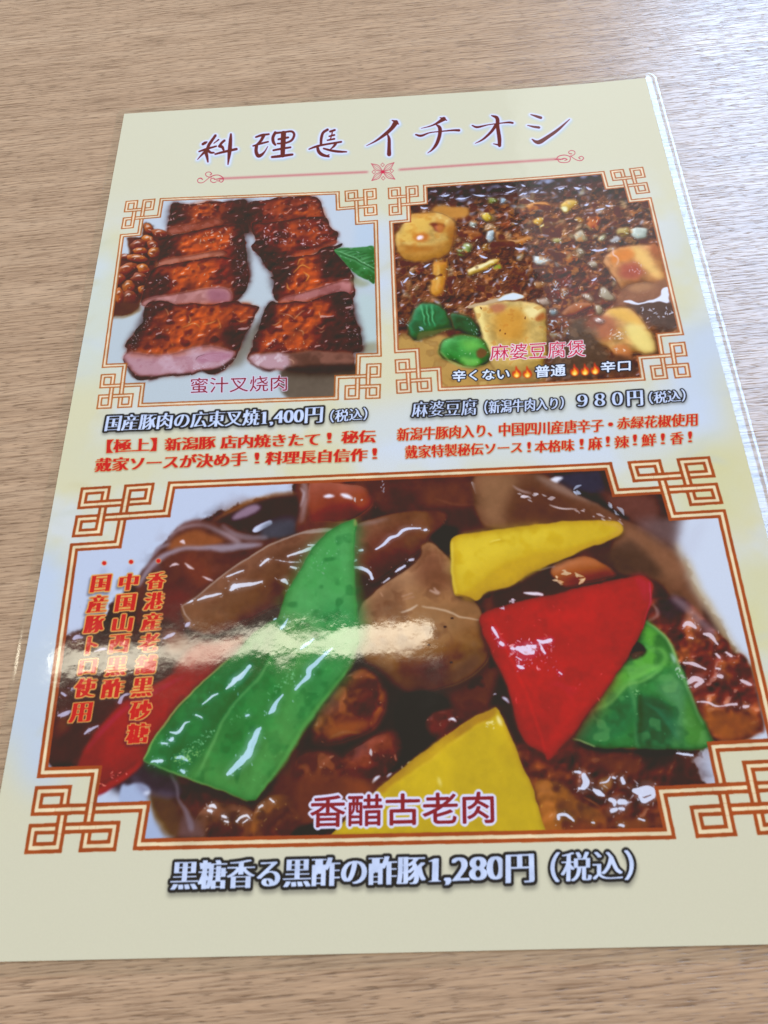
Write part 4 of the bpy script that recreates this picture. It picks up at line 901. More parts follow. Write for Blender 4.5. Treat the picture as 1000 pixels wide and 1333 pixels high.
lump_(T5, [(640, 700), (760, 640), (860, 640), (880, 740), (830, 820), (700, 860), (560, 850), (560, 760)], (110, 46, 40), (140, 66, 46), reg('printed_pork_lump', 'dark pork lump with two tiny highlights above the caption', k_big))
lump_(T5, [(340, 760), (460, 720), (560, 760), (560, 850), (440, 900), (330, 860)], (108, 50, 40), (136, 76, 50), reg('printed_pork_lump', 'brown pork lump beside the tip of the green pepper', k_big))
T5.shape([(880, 460), (1000, 440), (1010, 640), (960, 720), (880, 700)], (26, 22, 24), 16, .9)
T9.shape([(480, 0), (680, -40), (700, 120), (560, 250), (480, 300), (470, 120)], (30, 22, 24), 20, .9)
lump_(T9, [(600, 60), (680, 20), (770, 30), (790, 100), (700, 160), (610, 130)], (112, 44, 40), None, None, 40)
T9.stroke([(705, 68), (725, 65), (742, 78)], [6, 15, 7], (240, 235, 245), 2.5)
T9.stroke([(395, 350 - 350 + 232), (325, 232)], [1, 1], (0, 0, 0), 1, 0)
T9.specks([(318, 225), (336, 225), (336, 242), (318, 242)], 2, (12, 16), (238, 225, 230), 3)
T9.stroke([(330, 380), (345, 360), (365, 345)], [8, 16, 6], (222, 222, 236), 3); T9.stroke([(400, 350), (415, 338), (428, 330)], [7, 13, 6], (190, 185, 200), 3)
T9.stroke([(440, 240), (450, 265)], [7, 8], (180, 120, 100), 3); T9.specks([(480, 285), (540, 265), (540, 285), (480, 305)], 4, (9, 15), (214, 205, 200), 3)
T9.shape([(-60, 380), (120, 330), (260, 350), (360, 400), (330, 460), (300, 620), (-60, 620)], (112, 58, 40), 16, .9)
T9.shape([(180, 370), (270, 370), (330, 420), (250, 440)], (140, 70, 46), 16, .8)
T9.shape([(0, 600), (160, 560), (200, 620), (0, 640)], (26, 20, 20), 8, .9)
T6.shape([(380, 520), (420, 340), (480, 400), (560, 640), (660, 700), (700, 800), (520, 800), (440, 600)], (44, 26, 28), 12, .9)
T6.stroke([(440, 455), (458, 465), (470, 480)], [8, 16, 8], (214, 214, 236), 2.5); T6.specks([(395, 432), (408, 432), (408, 446), (395, 446)], 1, (10, 12), (200, 200, 220), 1)
lump_(T8, [(380, 420), (450, 370), (540, 370), (640, 400), (680, 470), (660, 560), (360, 560), (350, 480)], (110, 62, 44), (130, 76, 50), reg('printed_pork_lump', 'brown pork lump at the bottom left of the large picture', k_big), 40)
lump_(T8, [(660, 400), (740, 330), (840, 340), (860, 420), (900, 470), (860, 560), (660, 560)], (130, 72, 36), (156, 92, 48), reg('printed_pork_lump', 'golden brown pork lump at the bottom edge', k_big), 40)
T8.shape([(280, 480), (300, 420), (380, 470), (420, 540), (280, 540)], (110, 80, 80), 12, .8)
T8.stroke([(240, 220), (270, 280), (280, 350), (320, 420), (340, 490)], [12, 12, 14, 26, 30], (130, 112, 124), 6, .75)
for P_, wd in (([(430, 385), (450, 382), (465, 392)], [10, 20, 8]), ([(422, 408), (440, 410)], [12, 16]), ([(498, 430), (515, 436)], [12, 14]), ([(510, 455), (525, 462)], [9, 12]), ([(570, 462), (590, 440), (620, 432), (634, 445)], [12, 10, 12, 8]), ([(600, 465), (625, 450)], [6, 9]), ([(735, 348), (755, 365)], [6, 9]), ([(680, 390), (698, 380)], [9, 13])): T8.stroke(P_, wd, (236, 232, 240), 2.5, .92, rough=.5)
T8.shape([(860, 500), (1000, 480), (1000, 560), (860, 560)], (22, 20, 20), 10, .9)
# --- right lower pork
lr = [(130, 200), (300, 230), (420, 200), (700, 190), (900, 220), (900, 400), (830, 400), (830, 640), (270, 640), (200, 400)]
T10.shape(lr, (92, 44, 32), 8, tex=40, texamp=.3)
T10.blot(lr, (140, 72, 38), 90, .48, 6, .8); T10.blot(lr, (56, 28, 26), 40, .56, 7, .7)
T10.bumps(lr, 40, .5, (200, 140, 110), .5, .4, cell2=26)
kk = reg('printed_pork_lump', 'golden brown pork lump beside the lower yellow pepper', k_big)
lump_(T10, [(210, 390), (290, 370), (380, 400), (430, 470), (540, 520), (580, 580), (560, 640), (270, 640), (240, 520)], (158, 90, 40), (178, 106, 48), kk, 50)
T10.shape([(300, 400), (330, 395), (340, 425), (310, 425)], (84, 46, 30), 6, .8)
T10.stroke([(360, 390), (440, 440), (540, 500)], [6, 10, 6], (90, 44, 30), 6, .8)
T10.shape([(440, 240), (720, 240), (760, 330), (640, 350), (520, 300)], (112, 58, 44), 22, .8)
T10.shape([(620, 560), (760, 560), (790, 620), (650, 620)], (132, 72, 36), 14, .8)
T10.shape([(540, 370), (600, 360), (600, 400), (560, 420)], (168, 112, 62), 8, .8)
T10.shape([(720, 180), (900, 200), (900, 300), (760, 280)], (52, 30, 38), 14, .9)
T10.shape([(410, 160), (540, 200), (720, 215), (980, 210), (980, 235), (700, 235), (480, 215)], (24, 18, 22), 8, .9)
for P_, wd in (([(420, 325), (445, 328)], [10, 14]), ([(462, 340), (475, 375), (462, 405)], [22, 34, 26]), ([(440, 410), (460, 412)], [12, 10]), ([(515, 415), (535, 430), (560, 442)], [20, 30, 12]), ([(590, 465), (615, 480), (615, 495)], [18, 22, 14]), ([(600, 520), (625, 515)], [22, 18]), ([(640, 480), (665, 482)], [26, 26]), ([(640, 512), (660, 514)], [14, 16]), ([(655, 360), (662, 380)], [18, 22]), ([(715, 420), (750, 425), (790, 420), (815, 430)], [28, 50, 44, 30]), ([(740, 450), (760, 470), (810, 450)], [20, 26, 20]), ([(335, 565), (335, 545), (370, 545), (410, 572)], [14, 16, 18, 10]), ([(920, 238), (960, 240), (1000, 240)], [8, 14, 10]), ([(545, 385), (580, 375), (600, 352)], [6, 8, 6]), ([(640, 590), (660, 596)], [14, 14]), ([(730, 560), (760, 572)], [8, 10]), ([(610, 355), (622, 358)], [10, 10]), ([(500, 578), (515, 580)], [8, 8])):
    T10.stroke(P_, wd, (216, 220, 240), 2.5, .93, rough=.3)
T10.stroke([(460, 455), (500, 475), (540, 498)], [3, 7, 3], (176, 116, 90), 3, .7)
# --- green pepper, right
k8 = reg('printed_green_pepper', 'curled green pepper at the lower right', k_big)
gp_ = [(330, 118), (370, 145), (410, 180), (450, 230), (480, 290), (500, 350), (540, 400), (560, 480), (590, 560), (620, 620), (650, 680), (690, 770), (700, 800), (600, 812), (480, 815), (360, 800), (290, 805), (200, 808), (120, 808), (60, 798), (-10, 770), (-70, 770), (-60, 740), (30, 600), (120, 470), (200, 340), (250, 250), (300, 180)]
T7.shape(gp_, (52, 124, 62), 4, tex=18, texamp=.1, lab=k8)
T7.shape([(330, 120), (380, 150), (440, 220), (490, 300), (480, 350), (400, 380), (300, 430), (200, 480), (120, 560), (40, 620), (60, 560), (200, 350), (250, 335), (330, 290), (340, 250), (300, 200)], (92, 170, 62), 12, .9)
T7.shape([(230, 300), (270, 250), (300, 235), (340, 285), (300, 325), (230, 330)], (34, 38, 32), 5)
T7.shape([(240, 300), (300, 290), (330, 292), (290, 325), (235, 328)], (98, 64, 56), 6, .8)
T7.shape([(290, 540), (340, 530), (440, 560), (480, 640), (480, 800), (300, 800), (280, 700)], (28, 88, 58), 12, .9)
T7.shape([(400, 480), (500, 430), (550, 520), (560, 660), (540, 760), (480, 760), (490, 600), (440, 540)], (96, 150, 102), 18, .6)
T7.shape([(-60, 760), (0, 700), (120, 640), (240, 500), (280, 560), (270, 660), (200, 740), (60, 780)], (38, 112, 66), 16, .75)
T7.shape([(560, 520), (600, 600), (660, 720), (660, 790), (560, 790), (540, 650)], (76, 138, 58), 14, .8)
T7.blot(gp_, (28, 84, 50), 40, .52, 6, .5); T7.blot(gp_, (110, 172, 96), 26, .58, 6, .4); T7.edge(gp_, (24, 70, 40), 20, .4)
T7.stroke([(250, 480), (270, 560), (285, 640), (280, 740), (290, 800)], [14, 18, 12, 16, 20], (98, 168, 98), 8, .7)
T7.stroke([(30, 610), (130, 570), (190, 510), (230, 470), (330, 440), (420, 380)], [4, 7, 8, 8, 8, 5], (142, 202, 96), 5, .8)
T7.stroke([(300, 470), (370, 440), (440, 370)], [3, 10, 4], (30, 84, 40), 6, .7)
T7.stroke([(330, 118), (400, 170), (460, 240), (495, 320), (530, 420), (590, 560), (640, 680)], [5, 9, 12, 12, 9, 7, 5], (150, 204, 120), 4, .85)
T7.stroke([(350, 290), (400, 270), (440, 300), (430, 350), (360, 390), (270, 430), (180, 500), (100, 590)], [6, 16, 22, 22, 18, 14, 10, 6], (128, 204, 92), 7, .6)
T7.stroke([(300, 520), (300, 600), (296, 700), (300, 790)], [16, 26, 22, 12], (12, 58, 34), 9, .6)
T7.stroke([(470, 300), (485, 330), (490, 350)], [10, 16, 8], (190, 224, 200), 4, .8)
T7.specks([(490, 350), (540, 430), (520, 440), (485, 380)], 8, (6, 13), (190, 215, 190), 13); T7.specks([(230, 490), (300, 500), (300, 530), (230, 530)], 10, (3, 8), (170, 225, 150), 14)
T7.specks(gp_, 40, (2, 6), (150, 205, 130), 15, alpha=.6)
T7.stroke([(60, 800), (-10, 772), (-66, 756)], [6, 8, 4], (170, 200, 120), 3, .8)
for q in range(14): T7.stroke([(310 + q * 14, 560 + q * 6), (400 + q * 8, 600 + q * 12), (520, 620 + q * 12)], [2, 8, 2], (60, 128, 88), 5, .35)
# --- lower yellow pepper
k9 = reg('printed_yellow_pepper', 'yellow pepper triangle at the bottom', k_big)
yl = [(350, 420), (480, 310), (560, 245), (660, 170), (760, 100), (860, 40), (945, 8), (965, 25), (1000, 100), (1060, 250), (1130, 420), (1200, 640), (120, 640), (180, 580), (280, 480)]
T9.shape(yl, (198, 166, 36), 2.5, sm=False, lab=k9)
T9.shape([(350, 420), (480, 310), (560, 245), (660, 170), (760, 100), (860, 40), (945, 8), (950, 40), (860, 90), (740, 165), (600, 280), (480, 360), (380, 440)], (172, 124, 34), 6, .9, sm=False)
T9.stroke([(400, 420), (560, 310), (700, 200), (860, 92), (900, 78)], [5, 7, 8, 7, 5], (226, 190, 66), 4, .8)
T9.specks(yl, 60, (3, 8), (226, 196, 70), 71, alpha=.4); T9.blot(yl, (220, 186, 40), 220, .45, 5, .6); T9.blot(yl, (186, 150, 20), 90, .55, 5, .45)
T9.stroke([(955, 50), (962, 70), (975, 90)], [12, 20, 8], (250, 236, 170), 4, .9); T9.stroke([(905, 80), (925, 75)], [8, 9], (245, 230, 160), 3); T9.specks([(870, 80), (940, 80), (930, 110), (870, 100)], 8, (4, 9), (245, 225, 150), 16)
T9.stroke([(655, 350), (662, 375), (672, 400)], [4, 12, 4], (240, 226, 150), 4, .8)
T9.edge(yl, (150, 104, 20), 10, .4, sm=False)
# --- upper yellow pepper
k10 = reg('printed_yellow_pepper', 'yellow pepper strip at the top', k_big)
yu = [(640, 380), (660, 345), (720, 330), (860, 310), (1000, 292), (1200, 268), (1400, 266), (1480, 275), (1498, 305), (1480, 335), (1400, 375), (1300, 410), (1240, 440), (1120, 490), (1040, 520), (960, 580), (900, 600), (820, 620), (790, 650), (765, 660), (740, 645), (700, 640), (660, 630), (650, 560), (642, 470)]
T2.shape([(p[0] + 4, p[1] + 14) for p in yu], (40, 22, 24), 10, .8)
T2.shape(yu, (208, 172, 44), 3, lab=k10)
T2.shape([(1020, 440), (1240, 400), (1400, 350), (1480, 320), (1470, 340), (1300, 410), (1120, 490), (960, 580), (820, 620), (765, 655), (700, 636), (800, 560), (880, 490)], (196, 154, 34), 8, .85)
T2.shape([(680, 360), (860, 320), (1100, 300), (1240, 330), (1000, 400), (800, 480), (680, 560)], (228, 198, 56), 26, .7)
T2.blot(yu, (200, 158, 24), 40, .54, 6, .4); T2.edge(yu, (170, 120, 20), 18, .45)
T2.stroke([(1380, 275), (1460, 285), (1490, 310), (1440, 345)], [6, 14, 14, 6], (216, 168, 90), 8, .7)
T2.stroke([(830, 385), (880, 370), (930, 362)], [3, 10, 3], (200, 160, 30), 4, .8); T2.stroke([(840, 372), (890, 360)], [3, 6], (240, 220, 110), 3, .8)
T2.stroke([(650, 370), (645, 470), (655, 560), (668, 632)], [8, 10, 8, 6], (236, 214, 90), 4, .8)
T2.stroke([(665, 632), (720, 645), (760, 662)], [4, 9, 6], (120, 80, 40), 3, .7)
# --- red pepper
k11 = reg('printed_red_pepper', 'large red pepper piece in the middle right', k_big)
rd = [(330, 42), (420, 5), (560, -30), (700, -60), (860, -100), (1000, -130), (1120, -150), (1170, -130), (1190, -100), (1180, -40), (1160, 60), (1120, 160), (1060, 260), (1000, 350), (940, 440), (880, 510), (820, 600), (780, 650), (730, 700), (690, 745), (662, 765), (648, 735), (600, 705), (550, 680), (520, 600), (500, 520), (470, 420), (440, 340), (400, 260), (370, 190), (335, 120)]
T6.shape([(p[0] - 8, p[1] + 22) for p in rd], (36, 16, 20), 12, .7)
T6.shape(rd, (178, 26, 38), 3, lab=k11)
T6.shape([(335, 60), (380, 110), (430, 200), (500, 340), (560, 480), (620, 620), (660, 730), (640, 730), (560, 680), (520, 600), (480, 440), (400, 260), (345, 130)], (170, 26, 36), 8, .8)
T6.shape([(600, 380), (900, 300), (1000, 320), (880, 500), (740, 680), (660, 700), (600, 560)], (168, 14, 34), 40, .7)
T6.shape([(560, 20), (900, -60), (1000, -60), (900, 80), (700, 120), (600, 100)], (204, 22, 36), 40, .6)
T6.shape([(640, 480), (700, 480), (720, 560), (660, 580), (600, 540)], (180, 50, 70), 22, .5)
T6.shape([(560, 420), (760, 380), (900, 380), (820, 560), (680, 720), (560, 640)], (150, 22, 44), 60, .6); T6.shape([(640, 360), (860, 330), (800, 480), (640, 480)], (176, 60, 84), 50, .28); T6.blot(rd, (206, 34, 40), 90, .5, 4, .45); T6.blot(rd, (150, 12, 30), 40, .58, 6, .35); T6.edge(rd, (120, 10, 26), 16, .5)
T6.stroke([(390, 60), (470, 240), (540, 400), (600, 560), (650, 720)], [5, 6, 5, 6, 5], (226, 70, 50), 4, .75)
T6.shape([(1080, -150), (1150, -145), (1185, -100), (1170, 0), (1130, -20), (1110, -90)], (178, 40, 60), 14, .7)
T6.stroke([(1172, -120), (1178, -60), (1165, 20), (1140, 110)], [3, 5, 4, 3], (226, 110, 120), 3, .7)
for P_, wd in (([(390, 105), (405, 130), (420, 158)], [10, 16, 9]), ([(430, 185), (440, 192)], [20, 18]), ([(510, 212), (550, 220), (590, 230)], [22, 44, 26]), ([(560, 200), (600, 205)], [14, 22]), ([(615, 170), (640, 180), (682, 172)], [10, 18, 20]), ([(625, 185), (640, 215), (655, 235)], [8, 12, 8]), ([(515, 300), (530, 308), (545, 312)], [10, 18, 8]), ([(505, 252), (530, 268)], [5, 8]), ([(720, 330), (735, 338)], [8, 8]), ([(480, 210), (496, 214)], [10, 12])):
    T6.stroke(P_, wd, (232, 210, 232), 2, .95, rough=.9)
T6.specks([(470, 200), (700, 160), (720, 330), (540, 330)], 46, (4, 10), (245, 170, 170), 17, alpha=.8); T6.specks(rd, 26, (4, 9), (240, 110, 90), 18, alpha=.7)
T6.specks([(425, -10), (445, -10), (445, 8), (425, 8)], 3, (8, 14), (225, 215, 230), 19)
T3.specks([(0, 705), (60, 690), (60, 720), (0, 725)], 9, (6, 12), (225, 200, 215), 20)
# --- green pepper, large strip in front
k12 = reg('printed_green_pepper', 'large pointed green pepper strip left of centre', k_big)
gs = np.array([(461, 676), (465, 682), (462, 705), (461, 740), (463, 780), (466, 820), (466, 840), (463, 852), (450, 876), (430, 900), (412, 925), (395, 950), (380, 978), (358, 1008), (332, 1042), (322, 1041), (280, 1026), (240, 1011), (205, 998), (188, 990), (194, 972), (206, 955), (228, 930), (248, 905), (275, 880), (310, 848), (330, 824), (348, 812), (362, 806), (372, 775), (390, 745), (406, 715), (425, 695), (445, 682)])
PX.shape(gs + [3, 5], (40, 26, 22), 4, .6)
PX.shape(gs, (74, 142, 70), .8, sm=False, tex=40, texamp=.1, lab=k12)
PX.shape([(461, 678), (462, 740), (466, 840), (420, 815), (372, 800), (390, 745), (410, 712)], (82, 168, 94), 9, .85)
PX.shape([(420, 790), (466, 800), (463, 850), (410, 925), (380, 940), (400, 860)], (46, 136, 72), 10, .7)
PX.shape([(330, 826), (360, 808), (352, 850), (320, 905), (280, 950), (245, 1005), (192, 988), (250, 905)], (34, 108, 58), 5, .8)
PX.blot(gs, (60, 150, 72), 40, .5, 5, .4); PX.blot(gs, (20, 96, 46), 26, .58, 6, .4); PX.edge(gs, (24, 86, 40), 5, .4, sm=False)
PX.shape([(400, 905), (370, 960), (330, 1035), (322, 1030), (350, 960), (385, 900)], (84, 160, 82), 7, .5); PX.shape([(300, 900), (380, 850), (340, 960), (280, 1000)], (30, 116, 56), 10, .5)
PX.stroke([(356, 852), (340, 880), (315, 905), (295, 930), (272, 978), (258, 1010)], [1.5, 3, 2.5, 3, 3, 1.5], (110, 176, 96), 1, .85)
PX.stroke([(350, 850), (332, 880), (306, 905), (286, 932), (264, 975)], [4, 9, 8, 8, 4], (16, 78, 40), 4, .55)
PX.stroke([(461, 678), (459, 720), (462, 790), (464, 850), (440, 888), (404, 935), (372, 988), (334, 1038)], [1.2, 1.2, 1.2, 1.5, 4, 6, 7, 3], (98, 168, 82), 1.2, .65)
PX.stroke([(188, 988), (206, 955), (248, 904), (300, 856)], [2, 2, 2, 1], (150, 186, 96), .8, .85); PX.stroke([(188, 990), (240, 1011), (322, 1042)], [1, 2, 1], (120, 176, 90), .8, .85)
PX.stroke([(462, 678), (463, 684)], [3, 3], (176, 160, 90), .8, .8)
GX = T5
for P_, wd in (([(325, 415), (350, 385), (390, 345), (400, 315), (430, 285), (465, 250), (515, 208)], [12, 14, 22, 26, 20, 16, 6]), ([(190, 535), (210, 515), (230, 475), (262, 440)], [10, 26, 16, 8]), ([(60, 765), (90, 740), (110, 690), (135, 625), (150, 605)], [26, 30, 32, 26, 8]), ([(5, 385), (20, 365), (60, 345), (100, 295)], [14, 22, 22, 18]), ([(255, 110), (272, 92), (290, 60)], [16, 14, 6]), ([(355, 215), (375, 195), (415, 165)], [10, 16, 8]), ([(215, 66), (230, 60)], [5, 8]), ([(85, 545), (95, 540)], [12, 12])):
    GX.stroke(P_, wd, (176, 214, 226), 2, .95, rough=.7)
for P_, wd in (([(525, 230), (560, 195), (600, 150), (630, 100), (640, 60), (680, 10)], [14, 26, 34, 26, 14, 12]), ([(150, 155), (172, 160), (190, 150)], [8, 14, 8]), ([(265, 140), (300, 140), (330, 160)], [10, 18, 8]), ([(195, 65), (210, 66)], [8, 10]), ([(232, 50), (250, 48)], [10, 12]), ([(296, 205), (310, 215)], [12, 18])):
    T8.stroke(P_, wd, (180, 218, 228), 2, .95, rough=.7)
for P_, wd in (([(785, 485), (830, 455), (865, 435)], [6, 11, 6]), ([(620, 625), (665, 625), (700, 585), (725, 572)], [8, 16, 9, 5]), ([(755, 540), (780, 552)], [9, 9]), ([(905, 410), (930, 385), (960, 355), (995, 325)], [8, 20, 18, 8]), ([(580, 685), (605, 682)], [8, 9]), ([(625, 665), (635, 655)], [18, 14]), ([(530, 775), (580, 770)], [10, 16])):
    T4.stroke(P_, wd, (196, 222, 232), 2, .92, rough=.5)
T8.specks([(260, 130), (400, 80), (420, 110), (330, 180), (290, 180)], 60, (4, 9), (160, 214, 120), 33, alpha=.75)
T5.specks([(0, 560), (150, 480), (330, 350), (300, 310), (200, 420), (0, 600)], 60, (3, 8), (130, 205, 140), 34, alpha=.75)
T4.specks([(800, 620), (860, 600), (780, 700), (720, 740), (660, 740)], 50, (3, 8), (150, 210, 150), 35, alpha=.75)
T5.specks([(320, 20), (620, 10), (620, 70), (340, 100)], 60, (2, 5), (170, 220, 170), 36, alpha=.6)
PX.specks([(452, 690), (440, 720), (410, 760), (400, 740), (430, 700)], 24, (.8, 2), (170, 220, 180), 37, soft=.5, alpha=.7)
PX.specks(gs, 120, (.7, 1.5), (110, 196, 110), 38, soft=.5, alpha=.5)
CLIP = None

PICS = CLIPS[:3]
def roughen(M, a1, a2, lum, con=1.1, sat=.92):
    """photographic irregularity of the printed pictures: edges wander slightly, tones mottle"""
    ys, xs = np.where(M > .01); y0, y1, x0, x1 = ys.min(), ys.max() + 1, xs.min(), xs.max() + 1
    sl = (slice(y0, y1), slice(x0, x1)); Y, X = np.mgrid[y0:y1, x0:x1].astype(np.float32)
    rl = lambda k, s_: np.roll(NZ[k], s_, 1)[sl] - .5
    Y = np.clip(Y + rl(14, 77) * a1 * 2 + rl(40, 311) * a2 * 2, 0, RH - 2); X = np.clip(X + rl(14, 501) * a1 * 2 + rl(40, 901) * a2 * 2, 0, RW - 2)
    yi, xi = Y.astype(int), X.astype(int); fy, fx = (Y - yi)[..., None], (X - xi)[..., None]
    v = (IMG[yi, xi] * (1 - fx) + IMG[yi, xi + 1] * fx) * (1 - fy) + (IMG[yi + 1, xi] * (1 - fx) + IMG[yi + 1, xi + 1] * fx) * fy
    v *= (1 + lum * np.clip(1.5 - v.mean(-1) / 130, 0, 1) * (rl(26, 40) * 1.0 + rl(9, 5) * .6 + rl(90, 60) * .9))[..., None]
    v = np.clip(118 + (v - 118) * con - 5, 0, 255); g_ = v.mean(-1, keepdims=True); v = g_ + (v - g_) * sat
    m = M[sl][..., None]; IMG[sl] += (v - IMG[sl]) * m
roughen(CLIPS[0], 1.3, 2.0, .12, 1.02); roughen(CLIPS[1], 1.8, 4.0, .14, 1.04); roughen(CLIPS[2], .6, 3.0, .12, 1.06)
# ================================================================== frames over the pictures
for G, wd, ln, br, cr, wh in ((GB, .46, .155, (158, 72, 30), (226, 206, 168), 1), (GL, .44, .135, (172, 98, 52), (226, 206, 176), 0), (GR, .44, .135, (174, 98, 58), (226, 206, 176), 0)):
    kf = reg('printed_border', {0: None}.get(9) or ('thick brown knot-cornered border round the large picture' if wh else ('thin brown knot-cornered border round the pork slices' if G is GL else 'thin brown knot-cornered border round the tofu')))
    draw_frame(G, kf, wd, ln, br, cr)

# ================================================================== lettering
DK, LT = (14, 16, 24), (196, 208, 236)
def dark(txt, q, ow=2.5, sh=2.2, bx=1.0, by=.0, lab=None): text(txt, q, LT, DK, ow, bx, by, shadow=sh, shcol=(90, 88, 80), sdir=(-.1, 1.3), lab=lab, sheen=-6, thin=.32 if bx > .5 else 0)
def red(txt, q, lab=None, bx=.8): text(txt, q, (196, 26, 26), (216, 160, 92), .65, bx, 0, shadow=1.2, shcol=(110, 105, 90), sdir=(-.2, 1), lab=lab, thin=.22)
kp1 = reg('printed_price_line', 'white lettering with black outline under the pork slices picture')
dark('国産豚肉の広東叉焼', [(141, 541), (339, 533), (337, 554.5), (137, 562.5)], lab=kp1)
dark('1,400円', [(341, 534.5), (420.5, 530), (419, 552), (340, 556)], lab=kp1, bx=.8)
dark('（税込）', [(431, 534.5), (478, 531), (478, 547.5), (430, 551)], 1.6, lab=kp1, bx=.4)
kr1 = reg('printed_red_text', 'two red lines under the pork slices price')
for t_, q_ in (('【極上】', [(141, 573), (204, 570.5), (203, 588), (140, 590.5)]), ('新潟豚', [(216, 571), (281, 568), (280, 585), (216, 588)]), ('店内焼きたて', [(289, 568), (416, 564), (415, 581), (288, 585)]),
               ('!', [(427, 564), (431, 564), (431, 577), (427, 577)]), ('秘伝', [(446, 562), (489, 560), (488, 577), (445, 578)]),
               ('戴家ソースが決め手', [(127, 597), (322, 589), (321, 607), (124, 615)]), ('!', [(333, 590), (337, 590), (337, 604), (333, 604)]), ('料理長自信作', [(348, 589), (478, 584), (477, 601), (346, 606)]), ('!', [(486, 584), (490, 584), (490, 598), (486, 598)])): red(t_, q_, kr1)
kp2 = reg('printed_price_line', 'white lettering with black outline under the tofu picture')
dark('麻婆豆腐', [(538, 523.5), (621, 519.5), (620, 541), (536, 544)], 1.8, lab=kp2, bx=.7)
dark('（新潟牛肉入り）', [(631, 522), (734, 517), (733, 533), (631, 540)], 1.6, lab=kp2, bx=.3)
dark('９８０円', [(752, 514), (835, 509), (836, 530), (752, 532)], 1.8, lab=kp2, bx=.8)
dark('（税込）', [(844, 512), (890, 509), (891, 525), (845, 528)], 1.6, lab=kp2, bx=.4)
kr2 = reg('printed_red_text', 'two red lines under the tofu price')
for t_, q_ in (('新潟牛豚肉入り、', [(518, 558), (641, 552), (640, 569), (517, 575)]), ('中国四川産唐辛子', [(650, 551), (785, 546), (785, 563), (650, 569)]), ('・', [(792, 551), (797, 551), (797, 556), (792, 556)]), ('赤緑花椒使用', [(804, 544.5), (906, 540), (906, 557), (803, 560)]),
               ('戴家特製秘伝ソース', [(528, 580.5), (680, 575), (679, 590), (528, 598)]), ('!', [(687, 576), (690.5, 576), (690.5, 589), (687, 589)]), ('本格味', [(697, 575), (747, 572), (747, 588), (696, 590)]), ('!', [(755, 572), (759, 572), (759, 585), (755, 585)]),
               ('麻', [(766, 570), (783, 569), (783, 586), (766, 587)]), ('!', [(789, 569), (793, 569), (793, 582), (789, 582)]), ('辣', [(800, 569), (818, 568), (818, 584), (800, 585)]), ('!', [(824, 567), (828, 567), (828, 581), (824, 581)]),
               ('鮮', [(835, 567), (853, 566), (853, 582), (835, 583)]), ('!', [(860, 566), (864, 566), (864, 580), (860, 580)]), ('香', [(872, 565), (888, 564), (888, 580), (872, 581)]), ('!', [(895, 564), (899, 564), (899, 578), (895, 578)])): red(t_, q_, kr2, .35)
kp3 = reg('printed_price_line', 'large white lettering with black outline at the foot of the sheet')
dark('黒糖香る黒酢の酢豚', [(226, 1120.5), (553, 1113), (553, 1151), (223, 1159)], 3.6, 4, 1.9, 0, kp3)
dark('1,280', [(560, 1117), (655, 1114), (656, 1150), (559, 1154)], 3.6, 4, 1.9, 0, kp3)
dark('円', [(660, 1112.5), (693, 1111), (694, 1149), (660, 1150)], 3.6, 4, 1.9, 0, kp3)
dark('（税込）', [(718, 1109), (823, 1106), (824, 1146), (717, 1149)], 3.4, 4, 1.4, 0, kp3)
# captions on the pictures
text('蜜汁叉烧肉', [(249, 493), (374, 489), (374, 509.5), (248.5, 513)], (138, 20, 52), (222, 206, 226), .9, .15, .15, lab=reg('printed_caption', 'crimson caption on the pork slices picture', k_pork))
text('麻婆豆腐煲', [(639, 449.5), (761, 443), (762, 465), (638, 470)], (196, 34, 70), (236, 218, 224), 1.0, .1, .1, lab=reg('printed_caption', 'crimson caption on the tofu picture', k_tofu))
kh = reg('printed_spice_scale', 'white spice scale with small flames at the bottom of the tofu picture', k_tofu)
for t_, q_ in (('辛くない', [(589.5, 483), (663, 480), (663, 494), (589, 497)]), ('普通', [(697, 477), (736, 474.5), (736, 489.5), (697, 492)]), ('辛口', [(782, 472), (820, 470), (820, 484), (782, 486)])):
    text(t_, q_, (222, 232, 250), (28, 34, 50), 1.5, .45, .3, lab=kh)
for fx, fy in ((672.6, 485), (686.6, 485), (748, 482.5), (761.5, 482), (774.5, 481)):
    fl = [(fx - 1, fy - 8.5), (fx + 1.5, fy - 4), (fx + 4, fy - 2), (fx + 5.8, fy + 2), (fx + 4.5, fy + 6), (fx, fy + 8), (fx - 4.5, fy + 6), (fx - 5.8, fy + 2), (fx - 4.2, fy - 2), (fx - 3.5, fy), (fx - 1.8, fy - 3)]
    PX.shape(fl, (206, 56, 24), .6, lab=kh)
    PX.shape([(fx + (p[0] - fx) * .66, fy + 2.2 + (p[1] - fy) * .62) for p in fl], (255, 176, 50), .5)
    PX.shape([(fx + (p[0] - fx) * .36, fy + 4 + (p[1] - fy) * .32) for p in fl], (255, 232, 130), .5)
text('香醋古老肉', [(405, 1036.5), (642, 1031), (643, 1071), (404, 1077)], (136, 18, 46), (216, 214, 238), 3.2, .35, .35, lab=reg('printed_caption', 'large crimson caption with pale outline on the large picture', k_big))
